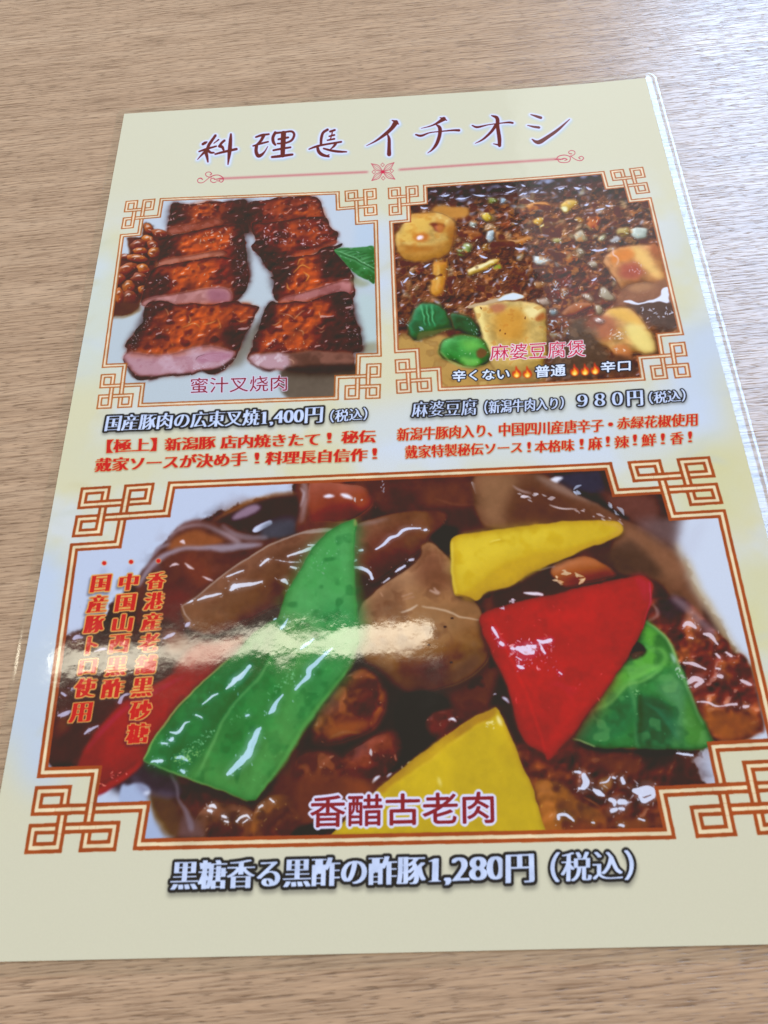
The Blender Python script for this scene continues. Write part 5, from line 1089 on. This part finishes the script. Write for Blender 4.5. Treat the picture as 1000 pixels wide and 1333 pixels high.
# vertical red text
kv = reg('printed_vertical_text', 'three vertical columns of red lettering at the left of the large picture', k_big)
cols = ((('国', 131.8, 760), ('産', 127.3, 786.5), ('豚', 123.5, 812.8), ('ト', 120.5, 840), ('ロ', 114.8, 868.5), ('使', 111.5, 895.5), ('用', 105.5, 927.8)),
        (('中', 168.2, 758), ('国', 164, 785), ('山', 160.3, 811.3), ('西', 155.8, 838.3), ('黒', 152, 867.8), ('酢', 147.5, 896.3)),
        (('香', 203.8, 756.5), ('港', 200.8, 782.8), ('産', 197.8, 809.8), ('老', 194, 836.8), ('舗', 190.3, 865.5), ('黒', 185.8, 894.8), ('砂', 183.5, 924.8), ('糖', 179.8, 954.8)))
for col_ in cols:
    for ch, x, y in col_:
        s = 22 + (y - 750) * .022; w2 = s * {'ト': .5, 'ロ': .8}.get(ch, 1) / 2; h2 = s * {'ロ': .8}.get(ch, 1) / 2; sk = .17 * h2
        text(ch, [(x - w2 + sk, y - h2 + 1), (x + w2 + sk, y - h2 - 1), (x + w2 - sk, y + h2 - 1), (x - w2 - sk, y + h2 + 1)], (198, 30, 28), (224, 162, 84), 1.5, 1.7, 0, shadow=1.8, shcol=(70, 60, 66), sdir=(-1, 2), lab=kv, thin=.4)
for x, y in ((136.3, 733.6), (171.2, 732), (206.8, 730.7)):
    PX.shape([(x - 3.5, y + 9), (x + 1.5, y + 8), (x + 1, y + 13), (x - 4, y + 14)], (110, 118, 150), 3, .6)
    c8 = [(x + 3.4 * math.cos(t), y + 3.2 * math.sin(t)) for t in np.linspace(0, 2 * math.pi, 10)[:-1]]
    PX.shape(c8, (228, 150, 90), .6, lab=kv); PX.shape([(x + (p[0] - x) * .78, y + (p[1] - y) * .78) for p in c8], (206, 26, 28), .5)

# ================================================================== brush title and divider
kt = reg('printed_title', 'dark red brush lettering with pale outline along the top of the sheet')
t1_, t2_, t3_, t4_ = Tile(250, 160, 8.333), Tile(370, 160, 8.333), Tile(470, 140, 7.143), Tile(600, 130, 5.556)
ST = [(t1_, [(120, 240), (145, 225), (165, 215)], [24, 26, 12]), (t1_, [(257, 145), (215, 205), (185, 250), (160, 320)], [24, 26, 28, 24]), (t1_, [(292, 190), (240, 230)], [14, 8]),
      (t1_, [(80, 320), (150, 295), (265, 262)], [14, 20, 16]), (t1_, [(150, 315), (105, 360), (62, 408)], [26, 16, 5]), (t1_, [(150, 315), (165, 370), (176, 432)], [36, 28, 14]), (t1_, [(165, 300), (205, 330), (240, 332)], [30, 22, 16]),
      (t1_, [(355, 200), (325, 225), (302, 262)], [22, 22, 26]), (t1_, [(300, 262), (330, 270), (345, 300)], [26, 28, 20]), (t1_, [(255, 348), (340, 325), (485, 292)], [16, 22, 24]), (t1_, [(425, 130), (420, 200), (410, 320), (393, 460)], [18, 32, 36, 10]),
      (t1_, [(695, 162), (760, 140), (835, 130)], [16, 22, 18]), (t1_, [(780, 145), (750, 200), (700, 255)], [30, 26, 22]), (t1_, [(665, 258), (740, 235), (828, 212)], [14, 18, 16]), (t1_, [(702, 255), (698, 320), (720, 365), (755, 355), (790, 320), (825, 262)], [30, 32, 34, 28, 14, 5]),
      (t1_, [(905, 112), (880, 165), (885, 215), (905, 245)], [26, 28, 28, 20]), (t1_, [(905, 118), (1000, 108), (1080, 100), (1110, 130), (1095, 180), (1060, 210), (1000, 228), (930, 232)], [22, 18, 20, 22, 22, 20, 18, 16]), (t1_, [(995, 120), (990, 230), (985, 360)], [48, 46, 40]),
      (t1_, [(940, 185), (1045, 165)], [20, 20]), (t1_, [(885, 305), (960, 290), (1070, 272)], [18, 20, 18]), (t1_, [(870, 378), (960, 368), (1090, 350)], [22, 26, 22]),
      (t2_, [(472, 80), (425, 112), (405, 170), (400, 245)], [24, 24, 26, 22]), (t2_, [(500, 100), (550, 84)], [20, 20]), (t2_, [(525, 100), (515, 145), (500, 190)], [10, 10, 8]), (t2_, [(490, 152), (545, 138)], [14, 18]), (t2_, [(470, 195), (545, 180)], [14, 18]),
      (t2_, [(272, 292), (350, 262), (450, 240), (620, 212)], [12, 20, 18, 18]), (t2_, [(362, 262), (375, 315), (415, 352), (485, 372)], [24, 30, 30, 18]), (t2_, [(445, 370), (488, 352)], [12, 10]), (t2_, [(560, 230), (540, 260), (500, 295)], [26, 20, 8]), (t2_, [(430, 285), (520, 308), (600, 318), (678, 320)], [16, 22, 22, 12]),
      (t3_, [(325, 145), (285, 200), (230, 250), (140, 315), (50, 362)], [40, 30, 26, 14, 3]), (t3_, [(290, 125), (322, 138), (350, 160)], [8, 18, 8]), (t3_, [(248, 255), (262, 300), (262, 380), (262, 440)], [10, 24, 28, 34]),
      (t3_, [(770, 112), (700, 155), (640, 180), (560, 200)], [34, 16, 9, 3]), (t3_, [(735, 100), (765, 110), (797, 125)], [6, 16, 8]), (t3_, [(510, 258), (560, 268), (640, 240), (740, 228), (850, 218), (912, 218)], [12, 18, 9, 9, 14, 20]), (t3_, [(700, 165), (732, 195), (732, 260), (705, 340), (665, 395), (620, 430)], [8, 28, 28, 26, 15, 3]),
      (t4_, [(82, 190), (120, 202), (200, 185), (300, 172), (350, 168), (375, 172)], [7, 13, 6, 7, 12, 12]), (t4_, [(222, 118), (262, 138), (266, 200), (278, 280), (280, 335)], [6, 22, 22, 24, 20]), (t4_, [(235, 322), (280, 332)], [4, 12]), (t4_, [(255, 185), (220, 235), (160, 290), (103, 320)], [20, 16, 11, 2]),
      (t4_, [(505, 112), (545, 125), (578, 136)], [5, 14, 17]), (t4_, [(482, 190), (525, 200), (565, 206)], [4, 12, 15]), (t4_, [(515, 290), (540, 308), (570, 310), (620, 280), (700, 225), (785, 150)], [6, 18, 26, 22, 17, 4])]
for pas in (0, 1, 2):
    for T, p_, w_ in ST:
        q = stroke_poly(p_, np.asarray(w_, float) * 1.14 + .8); P = T.P(q); ls = lscale(P.mean(0)); off = np.array([[0.6, 1.6], [0, 0], [0, 0]][pas])
        m, x0, y0 = raster([RP(P + off)], pad=int(4 * ls) + 4)
        if pas == 0: put(blur(dilate(m, 2.4 * ls), 4), x0, y0, (176, 196, 214), .7)
        elif pas == 1: put(sblur(dilate(m, 2.0 * ls), 1.6), x0, y0, (214, 218, 240))
        else:
            put(sblur(m, .9), x0, y0, (98, 14, 36))
            L = LAB[y0:y0 + m.shape[0], x0:x0 + m.shape[1]]; L[dilate(m, 2.2 * ls) > .3] = kt
kd = reg('printed_divider', 'thin red divider line with scrolled ends and a small flower')
RDV = (188, 62, 84)
t5_, t6_ = Tile(240, 205, 6.25), Tile(460, 195, 7.143)
def thin(T, p_, w_): T.stroke(p_, w_, RDV, 1.2, .9)
thin(PX, [(287, 233.6), (380, 229.2), (478.5, 224.7)], 1.7); thin(PX, [(520, 221.8), (620, 214.8), (727, 208)], 1.7)
for p_, w_ in (([(150, 185), (138, 176), (118, 180), (110, 198), (125, 213), (155, 210), (185, 188), (212, 165), (245, 153)], [9, 9, 6, 6, 6, 5, 5, 6, 5]), ([(205, 165), (185, 160), (175, 142), (188, 127), (210, 126), (224, 140), (212, 150)], [5, 6, 6, 5, 6, 8, 7]),
               ([(215, 175), (235, 155), (280, 150), (315, 170), (318, 195), (300, 208), (285, 195)], [5, 6, 6, 8, 7, 6, 5]), ([(250, 185), (240, 175), (220, 182), (218, 200), (240, 211), (262, 205)], [7, 6, 6, 6, 6, 5]), ([(245, 185), (290, 180), (320, 180)], [6, 9, 8]), ([(265, 195), (280, 198), (292, 190)], [6, 6, 5])): thin(t5_, p_, w_)
for p_, w_ in (([(690, 438), (705, 415), (750, 406), (788, 420), (785, 450), (755, 460), (715, 456), (700, 440)], [5, 6, 6, 6, 6, 5, 6, 6]), ([(715, 440), (745, 430), (768, 438), (750, 445)], [5, 7, 6, 5]), ([(800, 398), (785, 396), (778, 385), (795, 374), (820, 380), (822, 400), (795, 415)], [7, 6, 5, 5, 5, 5, 5]), ([(790, 412), (830, 440), (865, 448), (886, 432), (872, 417), (852, 425), (862, 436)], [5, 5, 6, 6, 5, 6, 6]), ([(680, 436), (740, 436)], [6, 6])): thin(t4_, p_, w_)
cc_ = np.array((275., 210.))
for tip in ((168, 134), (380, 124), (388, 280), (172, 293)):
    tp = np.array(tip, float); d = tp - cc_; n_ = np.array([-d[1], d[0]]); n_ /= np.linalg.norm(n_)
    for sg in (1, -1):
        thin(t6_, [cc_, cc_ + d * .5 + n_ * 24 * sg, tp], [6, 6, 5]); thin(t6_, [cc_, cc_ + d * .5 + n_ * 9 * sg, tp], [4, 4, 3])
for c in ((273, 146), (279, 270), (192, 212), (358, 201)):
    c = np.array(c, float); q = [c + (0, -18), c + (17, 0), c + (0, 18), c + (-17, 0), c + (0, -18)]
    for i in range(4): thin(t6_, [q[i], q[i + 1]], 4.5)
t6_.shape([(263, 200), (287, 200), (287, 222), (263, 222)], (200, 40, 70), 3)
for a_, b_ in (((258, 236), (478, 222)), ((484, 238), (515, 212)), ((520, 225), (760, 198))):
    p = RP([a_, (b_[0], a_[1] - (a_[1] - b_[1]) if False else b_[1])])
m, x0, y0 = raster([RP([(257, 226), (480, 219), (484, 211), (514, 209), (518, 217), (720, 203), (745, 196), (762, 200), (762, 212), (720, 214), (518, 226), (512, 238), (484, 240), (480, 229), (258, 243)])])
L = LAB[y0:y0 + m.shape[0], x0:x0 + m.shape[1]]; L[m > .5] = kd
CURL = 0.6
# ------------------------------------------------------------------ print -> colour texture
GAIN_A, GAIN_B = 1.0, 1.0
lin = np.clip(IMG / 255., 0, 1)
lin = np.where(lin <= .04045, lin / 12.92, ((lin + .055) / 1.055) ** 2.4)
lin = (lin - FLARE) * GAIN
for m_, k_ in zip(PICS, (.88, .95, .95)): lin *= (1 - (1 - k_) * m_)[..., None]     # picture colours darkened to offset lamp brightness and exposure
lin = np.clip(lin, .002, .95)
lin *= (1 + (np.random.default_rng(5).random((RH, RW, 1)).astype(np.float32) - .5) * .05)   # printing grain
srgb = np.where(lin <= .0031308, lin * 12.92, 1.055 * np.power(lin, 1 / 2.4) - .055)
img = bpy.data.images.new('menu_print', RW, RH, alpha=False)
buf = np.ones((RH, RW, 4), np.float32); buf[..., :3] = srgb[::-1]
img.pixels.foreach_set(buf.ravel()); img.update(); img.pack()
del buf, lin, srgb

def nodes(name):
    m = bpy.data.materials.new(name); m.use_nodes = True; t = m.node_tree
    return m, t, t.nodes['Principled BSDF']
def N(t, kind, **kw):
    n = t.nodes.new(kind)
    for k, v in kw.items(): setattr(n, k, v)
    return n
# printed paper under glossy laminate
mp, t, b = nodes('laminated_print')
ti = N(t, 'ShaderNodeTexImage', image=img, interpolation='Linear')
t.links.new(ti.outputs[0], b.inputs['Base Color'])
b.inputs['Roughness'].default_value = .6; b.inputs['Specular IOR Level'].default_value = .0
b.inputs['Coat Weight'].default_value = 1; b.inputs['Coat Roughness'].default_value = .055; b.inputs['Coat IOR'].default_value = 1.5
tc = N(t, 'ShaderNodeTexCoord')
n1 = N(t, 'ShaderNodeTexNoise'); n1.inputs['Scale'].default_value = 42; n1.inputs['Detail'].default_value = 2
n2 = N(t, 'ShaderNodeTexNoise'); n2.inputs['Scale'].default_value = 420; n2.inputs['Detail'].default_value = 2
for n in (n1, n2): t.links.new(tc.outputs['Object'], n.inputs['Vector'])
b1 = N(t, 'ShaderNodeBump'); b1.inputs['Strength'].default_value = 1; b1.inputs['Distance'].default_value = .00019
b2 = N(t, 'ShaderNodeBump'); b2.inputs['Strength'].default_value = 1; b2.inputs['Distance'].default_value = .000012
t.links.new(n1.outputs[0], b1.inputs['Height']); t.links.new(n2.outputs[0], b2.inputs['Height']); t.links.new(b1.outputs[0], b2.inputs['Normal'])
t.links.new(b2.outputs[0], b.inputs['Coat Normal'])
n3 = N(t, 'ShaderNodeTexNoise'); n3.inputs['Scale'].default_value = 22; n3.inputs['Detail'].default_value = 6; n3.inputs['Roughness'].default_value = .7
t.links.new(tc.outputs['Object'], n3.inputs['Vector'])
mr = N(t, 'ShaderNodeMapRange'); mr.inputs[1].default_value = .4; mr.inputs[2].default_value = .7; mr.inputs[3].default_value = .04; mr.inputs[4].default_value = .12
t.links.new(n3.outputs[0], mr.inputs[0]); t.links.new(mr.outputs[0], b.inputs['Coat Roughness'])
# clear film
mf = bpy.data.materials.new('clear_film'); mf.use_nodes = True; t = mf.node_tree; t.nodes.clear()
o = N(t, 'ShaderNodeOutputMaterial'); mx = N(t, 'ShaderNodeMixShader'); tr = N(t, 'ShaderNodeBsdfTransparent'); gl = N(t, 'ShaderNodeBsdfGlossy'); fr = N(t, 'ShaderNodeFresnel')
tr.inputs[0].default_value = (.96, .97, .96, 1); gl.inputs['Roughness'].default_value = .09; fr.inputs[0].default_value = 1.62
nz = N(t, 'ShaderNodeTexNoise'); nz.inputs['Scale'].default_value = 160; tc = N(t, 'ShaderNodeTexCoord'); bm = N(t, 'ShaderNodeBump'); bm.inputs['Distance'].default_value = .00002
t.links.new(tc.outputs['Object'], nz.inputs['Vector']); t.links.new(nz.outputs[0], bm.inputs['Height']); t.links.new(bm.outputs[0], gl.inputs['Normal']); t.links.new(bm.outputs[0], fr.inputs['Normal'])
ge = N(t, 'ShaderNodeNewGeometry'); dt = N(t, 'ShaderNodeVectorMath', operation='DOT_PRODUCT'); t.links.new(bm.outputs[0], dt.inputs[0]); t.links.new(ge.outputs['Incoming'], dt.inputs[1])
def mth(op, a, b_=None, v=None):
    n = N(t, 'ShaderNodeMath', operation=op); t.links.new(a, n.inputs[0])
    if v is not None: n.inputs[1].default_value = v
    return n.outputs[0]
ab = mth('ABSOLUTE', dt.outputs['Value']); om = N(t, 'ShaderNodeMath', operation='SUBTRACT', use_clamp=True); om.inputs[0].default_value = 1; t.links.new(ab, om.inputs[1])
p5 = mth('POWER', om.outputs[0], v=5.0); m9 = mth('MULTIPLY', p5, v=.94); a4 = mth('ADD', m9, v=.055)
t.links.new(a4, mx.inputs[0]); t.links.new(tr.outputs[0], mx.inputs[1]); t.links.new(gl.outputs[0], mx.inputs[2]); t.links.new(mx.outputs[0], o.inputs[0])
# wood-grain table laminate
mw, t, b = nodes('wood_grain')
tc = N(t, 'ShaderNodeTexCoord')
def mapped(rot, sx, sy, loc=0):
    m = N(t, 'ShaderNodeMapping'); m.inputs['Rotation'].default_value = (0, 0, math.radians(rot)); m.inputs['Scale'].default_value = (sx, sy, 1); m.inputs['Location'].default_value = (loc, loc * .7, 0)
    # rotate first, then stretch
    m0 = N(t, 'ShaderNodeMapping'); m0.inputs['Rotation'].default_value = (0, 0, math.radians(rot))
    m.inputs['Rotation'].default_value = (0, 0, 0)
    t.links.new(wv.outputs[0], m0.inputs['Vector']); t.links.new(m0.outputs[0], m.inputs['Vector']); return m
# slow waviness of the grain
wn = N(t, 'ShaderNodeTexNoise'); wn.inputs['Scale'].default_value = 14; wn.inputs['Detail'].default_value = 1
t.links.new(tc.outputs['Object'], wn.inputs['Vector'])
ws = N(t, 'ShaderNodeVectorMath', operation='SUBTRACT'); ws.inputs[1].default_value = (.5, .5, .5); t.links.new(wn.outputs['Color'], ws.inputs[0])
wm = N(t, 'ShaderNodeVectorMath', operation='MULTIPLY'); wm.inputs[1].default_value = (.003, .0010, 0); t.links.new(ws.outputs[0], wm.inputs[0])
wv = N(t, 'ShaderNodeVectorMath', operation='ADD'); t.links.new(tc.outputs['Object'], wv.inputs[0]); t.links.new(wm.outputs[0], wv.inputs[1])
def noise(m, det, rough=.6):
    n = N(t, 'ShaderNodeTexNoise'); n.inputs['Scale'].default_value = 1; n.inputs['Detail'].default_value = det; n.inputs['Roughness'].default_value = rough
    t.links.new(m.outputs[0], n.inputs['Vector']); return n
def ramp(src, stops):
    r = N(t, 'ShaderNodeValToRGB'); e = r.color_ramp.elements
    e[0].position, e[0].color = stops[0][0], (*stops[0][1], 1); e[1].position, e[1].color = stops[-1][0], (*stops[-1][1], 1)
    for p, c in stops[1:-1]: k = e.new(p); k.color = (*c, 1)
    t.links.new(src, r.inputs[0]); return r
def mixc(a, bb, fac, mode='MULTIPLY'):
    m = N(t, 'ShaderNodeMix', data_type='RGBA', blend_type=mode); m.inputs[0].default_value = fac
    t.links.new(a, m.inputs[6]); t.links.new(bb, m.inputs[7]); return m.outputs[2]
GR_ = -3.2
broad = ramp(noise(mapped(GR_, 5, 90, 1), 3).outputs[0], [(.3, WOOD_D), (.5, WOOD_M), (.7, WOOD_L)])
streak = ramp(noise(mapped(GR_, 52, 1350, 2), 3, .55).outputs[0], [(.34, (.46, .39, .35)), (.43, (.78, .75, .72)), (.50, (1.0, 1.0, 1.0)), (.66, (1.2, 1.19, 1.17))])
pores = ramp(noise(mapped(GR_, 210, 2300, 5), 1, .5).outputs[0], [(.30, (.38, .33, .30)), (.40, (.94, .93, .92)), (.7, (1.12, 1.12, 1.12))])
c1 = mixc(broad.outputs[0], streak.outputs[0], .72); c2 = mixc(c1, pores.outputs[0], .7)
t.links.new(c2, b.inputs['Base Color'])
b.inputs['Roughness'].default_value = .27; b.inputs['Specular IOR Level'].default_value = .66
hb = N(t, 'ShaderNodeMath', operation='ADD'); t.links.new(streak.outputs[0], hb.inputs[0]); t.links.new(pores.outputs[0], hb.inputs[1])
bw = N(t, 'ShaderNodeBump'); bw.inputs['Strength'].default_value = .8; bw.inputs['Distance'].default_value = .00011
t.links.new(hb.outputs[0], bw.inputs['Height']); t.links.new(bw.outputs[0], b.inputs['Normal'])

# ------------------------------------------------------------------ geometry
def mesh_obj(name, v, f, mat, parent=None, uv=None, smooth_=True):
    me = bpy.data.meshes.new(name)
    v = np.asarray(v, np.float32); f = np.asarray(f, np.int32)
    me.vertices.add(len(v)); me.vertices.foreach_set('co', v.ravel())
    me.loops.add(f.size); me.loops.foreach_set('vertex_index', f.ravel())
    me.polygons.add(len(f)); k = f.shape[1]
    me.polygons.foreach_set('loop_start', np.arange(0, f.size, k, dtype=np.int32)); me.polygons.foreach_set('loop_total', np.full(len(f), k, np.int32))
    if uv is not None:
        l = me.uv_layers.new(name='UVMap'); l.data.foreach_set('uv', np.asarray(uv, np.float32)[f.ravel()].ravel())
    me.update(calc_edges=True); me.validate()
    if smooth_: me.polygons.foreach_set('use_smooth', np.ones(len(me.polygons), bool))
    me.materials.append(mat)
    o = bpy.data.objects.new(name, me); C.objects.link(o); o.parent = parent
    return o

# table slab with a bullnosed edge
TX0, TX1, TY0, TY1, TT = -.55, .75, -.75, .55, .028
prof = [(.012 * (1 - math.cos(a)), -.012 * (1 - math.sin(a))) for a in np.linspace(math.pi / 2, 0, 5)]
prof = [(0.012 * (math.sin(a) - 1), 0.012 * (math.cos(a) - 1)) for a in np.linspace(0, math.pi / 2, 6)] + [(0, -TT + .004), (-.004, -TT)]
vs, fs = [], []
for off, z in prof:
    vs += [(TX0 - off, TY0 - off, z), (TX1 + off, TY0 - off, z), (TX1 + off, TY1 + off, z), (TX0 - off, TY1 + off, z)]
for i in range(len(prof) - 1):
    for j in range(4): fs.append((i * 4 + j, (i + 1) * 4 + j, (i + 1) * 4 + (j + 1) % 4, i * 4 + (j + 1) % 4))
fs.append((0, 1, 2, 3)); L_ = (len(prof) - 1) * 4; fs.append((L_ + 3, L_ + 2, L_ + 1, L_))
vs = [(x, y, z) for x, y, z in vs]
table = mesh_obj('table', vs, fs, mw, smooth_=False)
table['label'] = 'pale brown wood-grain table top under the menu sheet'; table['category'] = 'table'

menu = bpy.data.objects.new('laminated_menu', None); C.objects.link(menu)
menu.location = (0.105, -.1485, 0); menu.empty_display_size = .05
menu['label'] = 'laminated cream menu sheet with three food pictures lying on the wood-grain table'; menu['category'] = 'menu'
OX, OY = -.105, .1485

def height(x, y):
    """x, y in mm from the top-left corner of the paper; gentle waves of the laminate, mm"""
    h = .34 + .10 * np.sin(x / 46. + 1.0) * np.sin(y / 61. + .4) + .05 * np.sin(x / 21. + y / 33.)
    h = h + .00062 * np.clip(x - 150, 0, 100) ** 2 * CURL
    e = np.minimum.reduce([x, SW - x, y, SH - y])
    lift = .34 + .00062 * np.clip(x - 150, 0, 100) ** 2 * CURL
    return h * np.clip(e / 30., 0, 1) + lift * (1 - np.clip(e / 30., 0, 1))
CELL = .6
nx, ny = int(SW / CELL), int(SH / CELL)
gx, gy = np.meshgrid(np.arange(nx + 1) * CELL, np.arange(ny + 1) * CELL)
gz = height(gx, gy)
V = np.c_[gx.ravel() * .001 + OX, -gy.ravel() * .001 + OY, gz.ravel() * .001]
UV = np.c_[gx.ravel() / SW, 1 - gy.ravel() / SH]
ci, cj = np.meshgrid(np.arange(ny), np.arange(nx), indexing='ij')
lab = LAB[np.clip(((ci + .5) * CELL * SC).astype(int), 0, RH - 1), np.clip(((cj + .5) * CELL * SC).astype(int), 0, RW - 1)]
base_i = (ci * (nx + 1) + cj)
quads = np.stack([base_i + nx + 1, base_i + nx + 2, base_i + 1, base_i], -1)
made = {}
for k in sorted(LABELS):
    name, lb, par = (LABELS[k] + (None,))[:3] if k else ('paper_sheet', None, None)
    q = quads[lab == k]
    if not len(q): print('EMPTY PART', name, lb); continue
    used, inv = np.unique(q.ravel(), return_inverse=True)
    o = mesh_obj(name, V[used], inv.reshape(-1, 4), mp, made.get(par, menu), UV[used])
    if lb: o['label'] = lb
    made[k] = o
print('parts', len(made))
# clear laminate margin round the paper: slopes down from the paper's thickness to the sealed edge
loop = []
def side(a, b, n, d):
    for i in range(n): loop.append((a[0] + (b[0] - a[0]) * i / n, a[1] + (b[1] - a[1]) * i / n, d[0], d[1]))
cs = [((0, 0), (0, SH), (-1, 0)), ((0, SH), (SW, SH), (0, 1)), ((SW, SH), (SW, 0), (1, 0)), ((SW, 0), (0, 0), (0, -1))]
for i, (a, b_, d) in enumerate(cs):
    side(a, b_, 60, d); loop.append((b_[0], b_[1], d[0], d[1]))
    d2 = cs[(i + 1) % 4][2]
    for q in (1, 2, 3, 4, 5):
        an = q / 6 * math.pi / 2; loop.append((b_[0], b_[1], d[0] * math.cos(an) + d2[0] * math.sin(an), d[1] * math.cos(an) + d2[1] * math.sin(an)))
P_ = [(0.0, .342), (.3, .337), (.8, .27), (1.2, .20), (1.6, .18), (2.4, .22), (3.1, .30), (3.13, .28), (3.12, .24)]
MARG = lambda d: 1.0 + .35 * max(0, d[0])
vs, fs = [], []; n = len(loop)
for d, z in P_:
    for x, y, dx, dy in loop:
        s = MARG((dx, dy)); vs.append(((x + dx * d * s) * .001 + OX, -(y + dy * d * s) * .001 + OY, (z + .00062 * max(0, x - 150) ** 2 * CURL) * .001))
for i in range(len(P_) - 1):
    for j in range(n): fs.append((i * n + j, i * n + (j + 1) % n, (i + 1) * n + (j + 1) % n, (i + 1) * n + j))
film = mesh_obj('laminate_margin', vs, [f[::-1] for f in fs], mf, menu)
film['label'] = 'clear glossy plastic margin sealed round the paper'
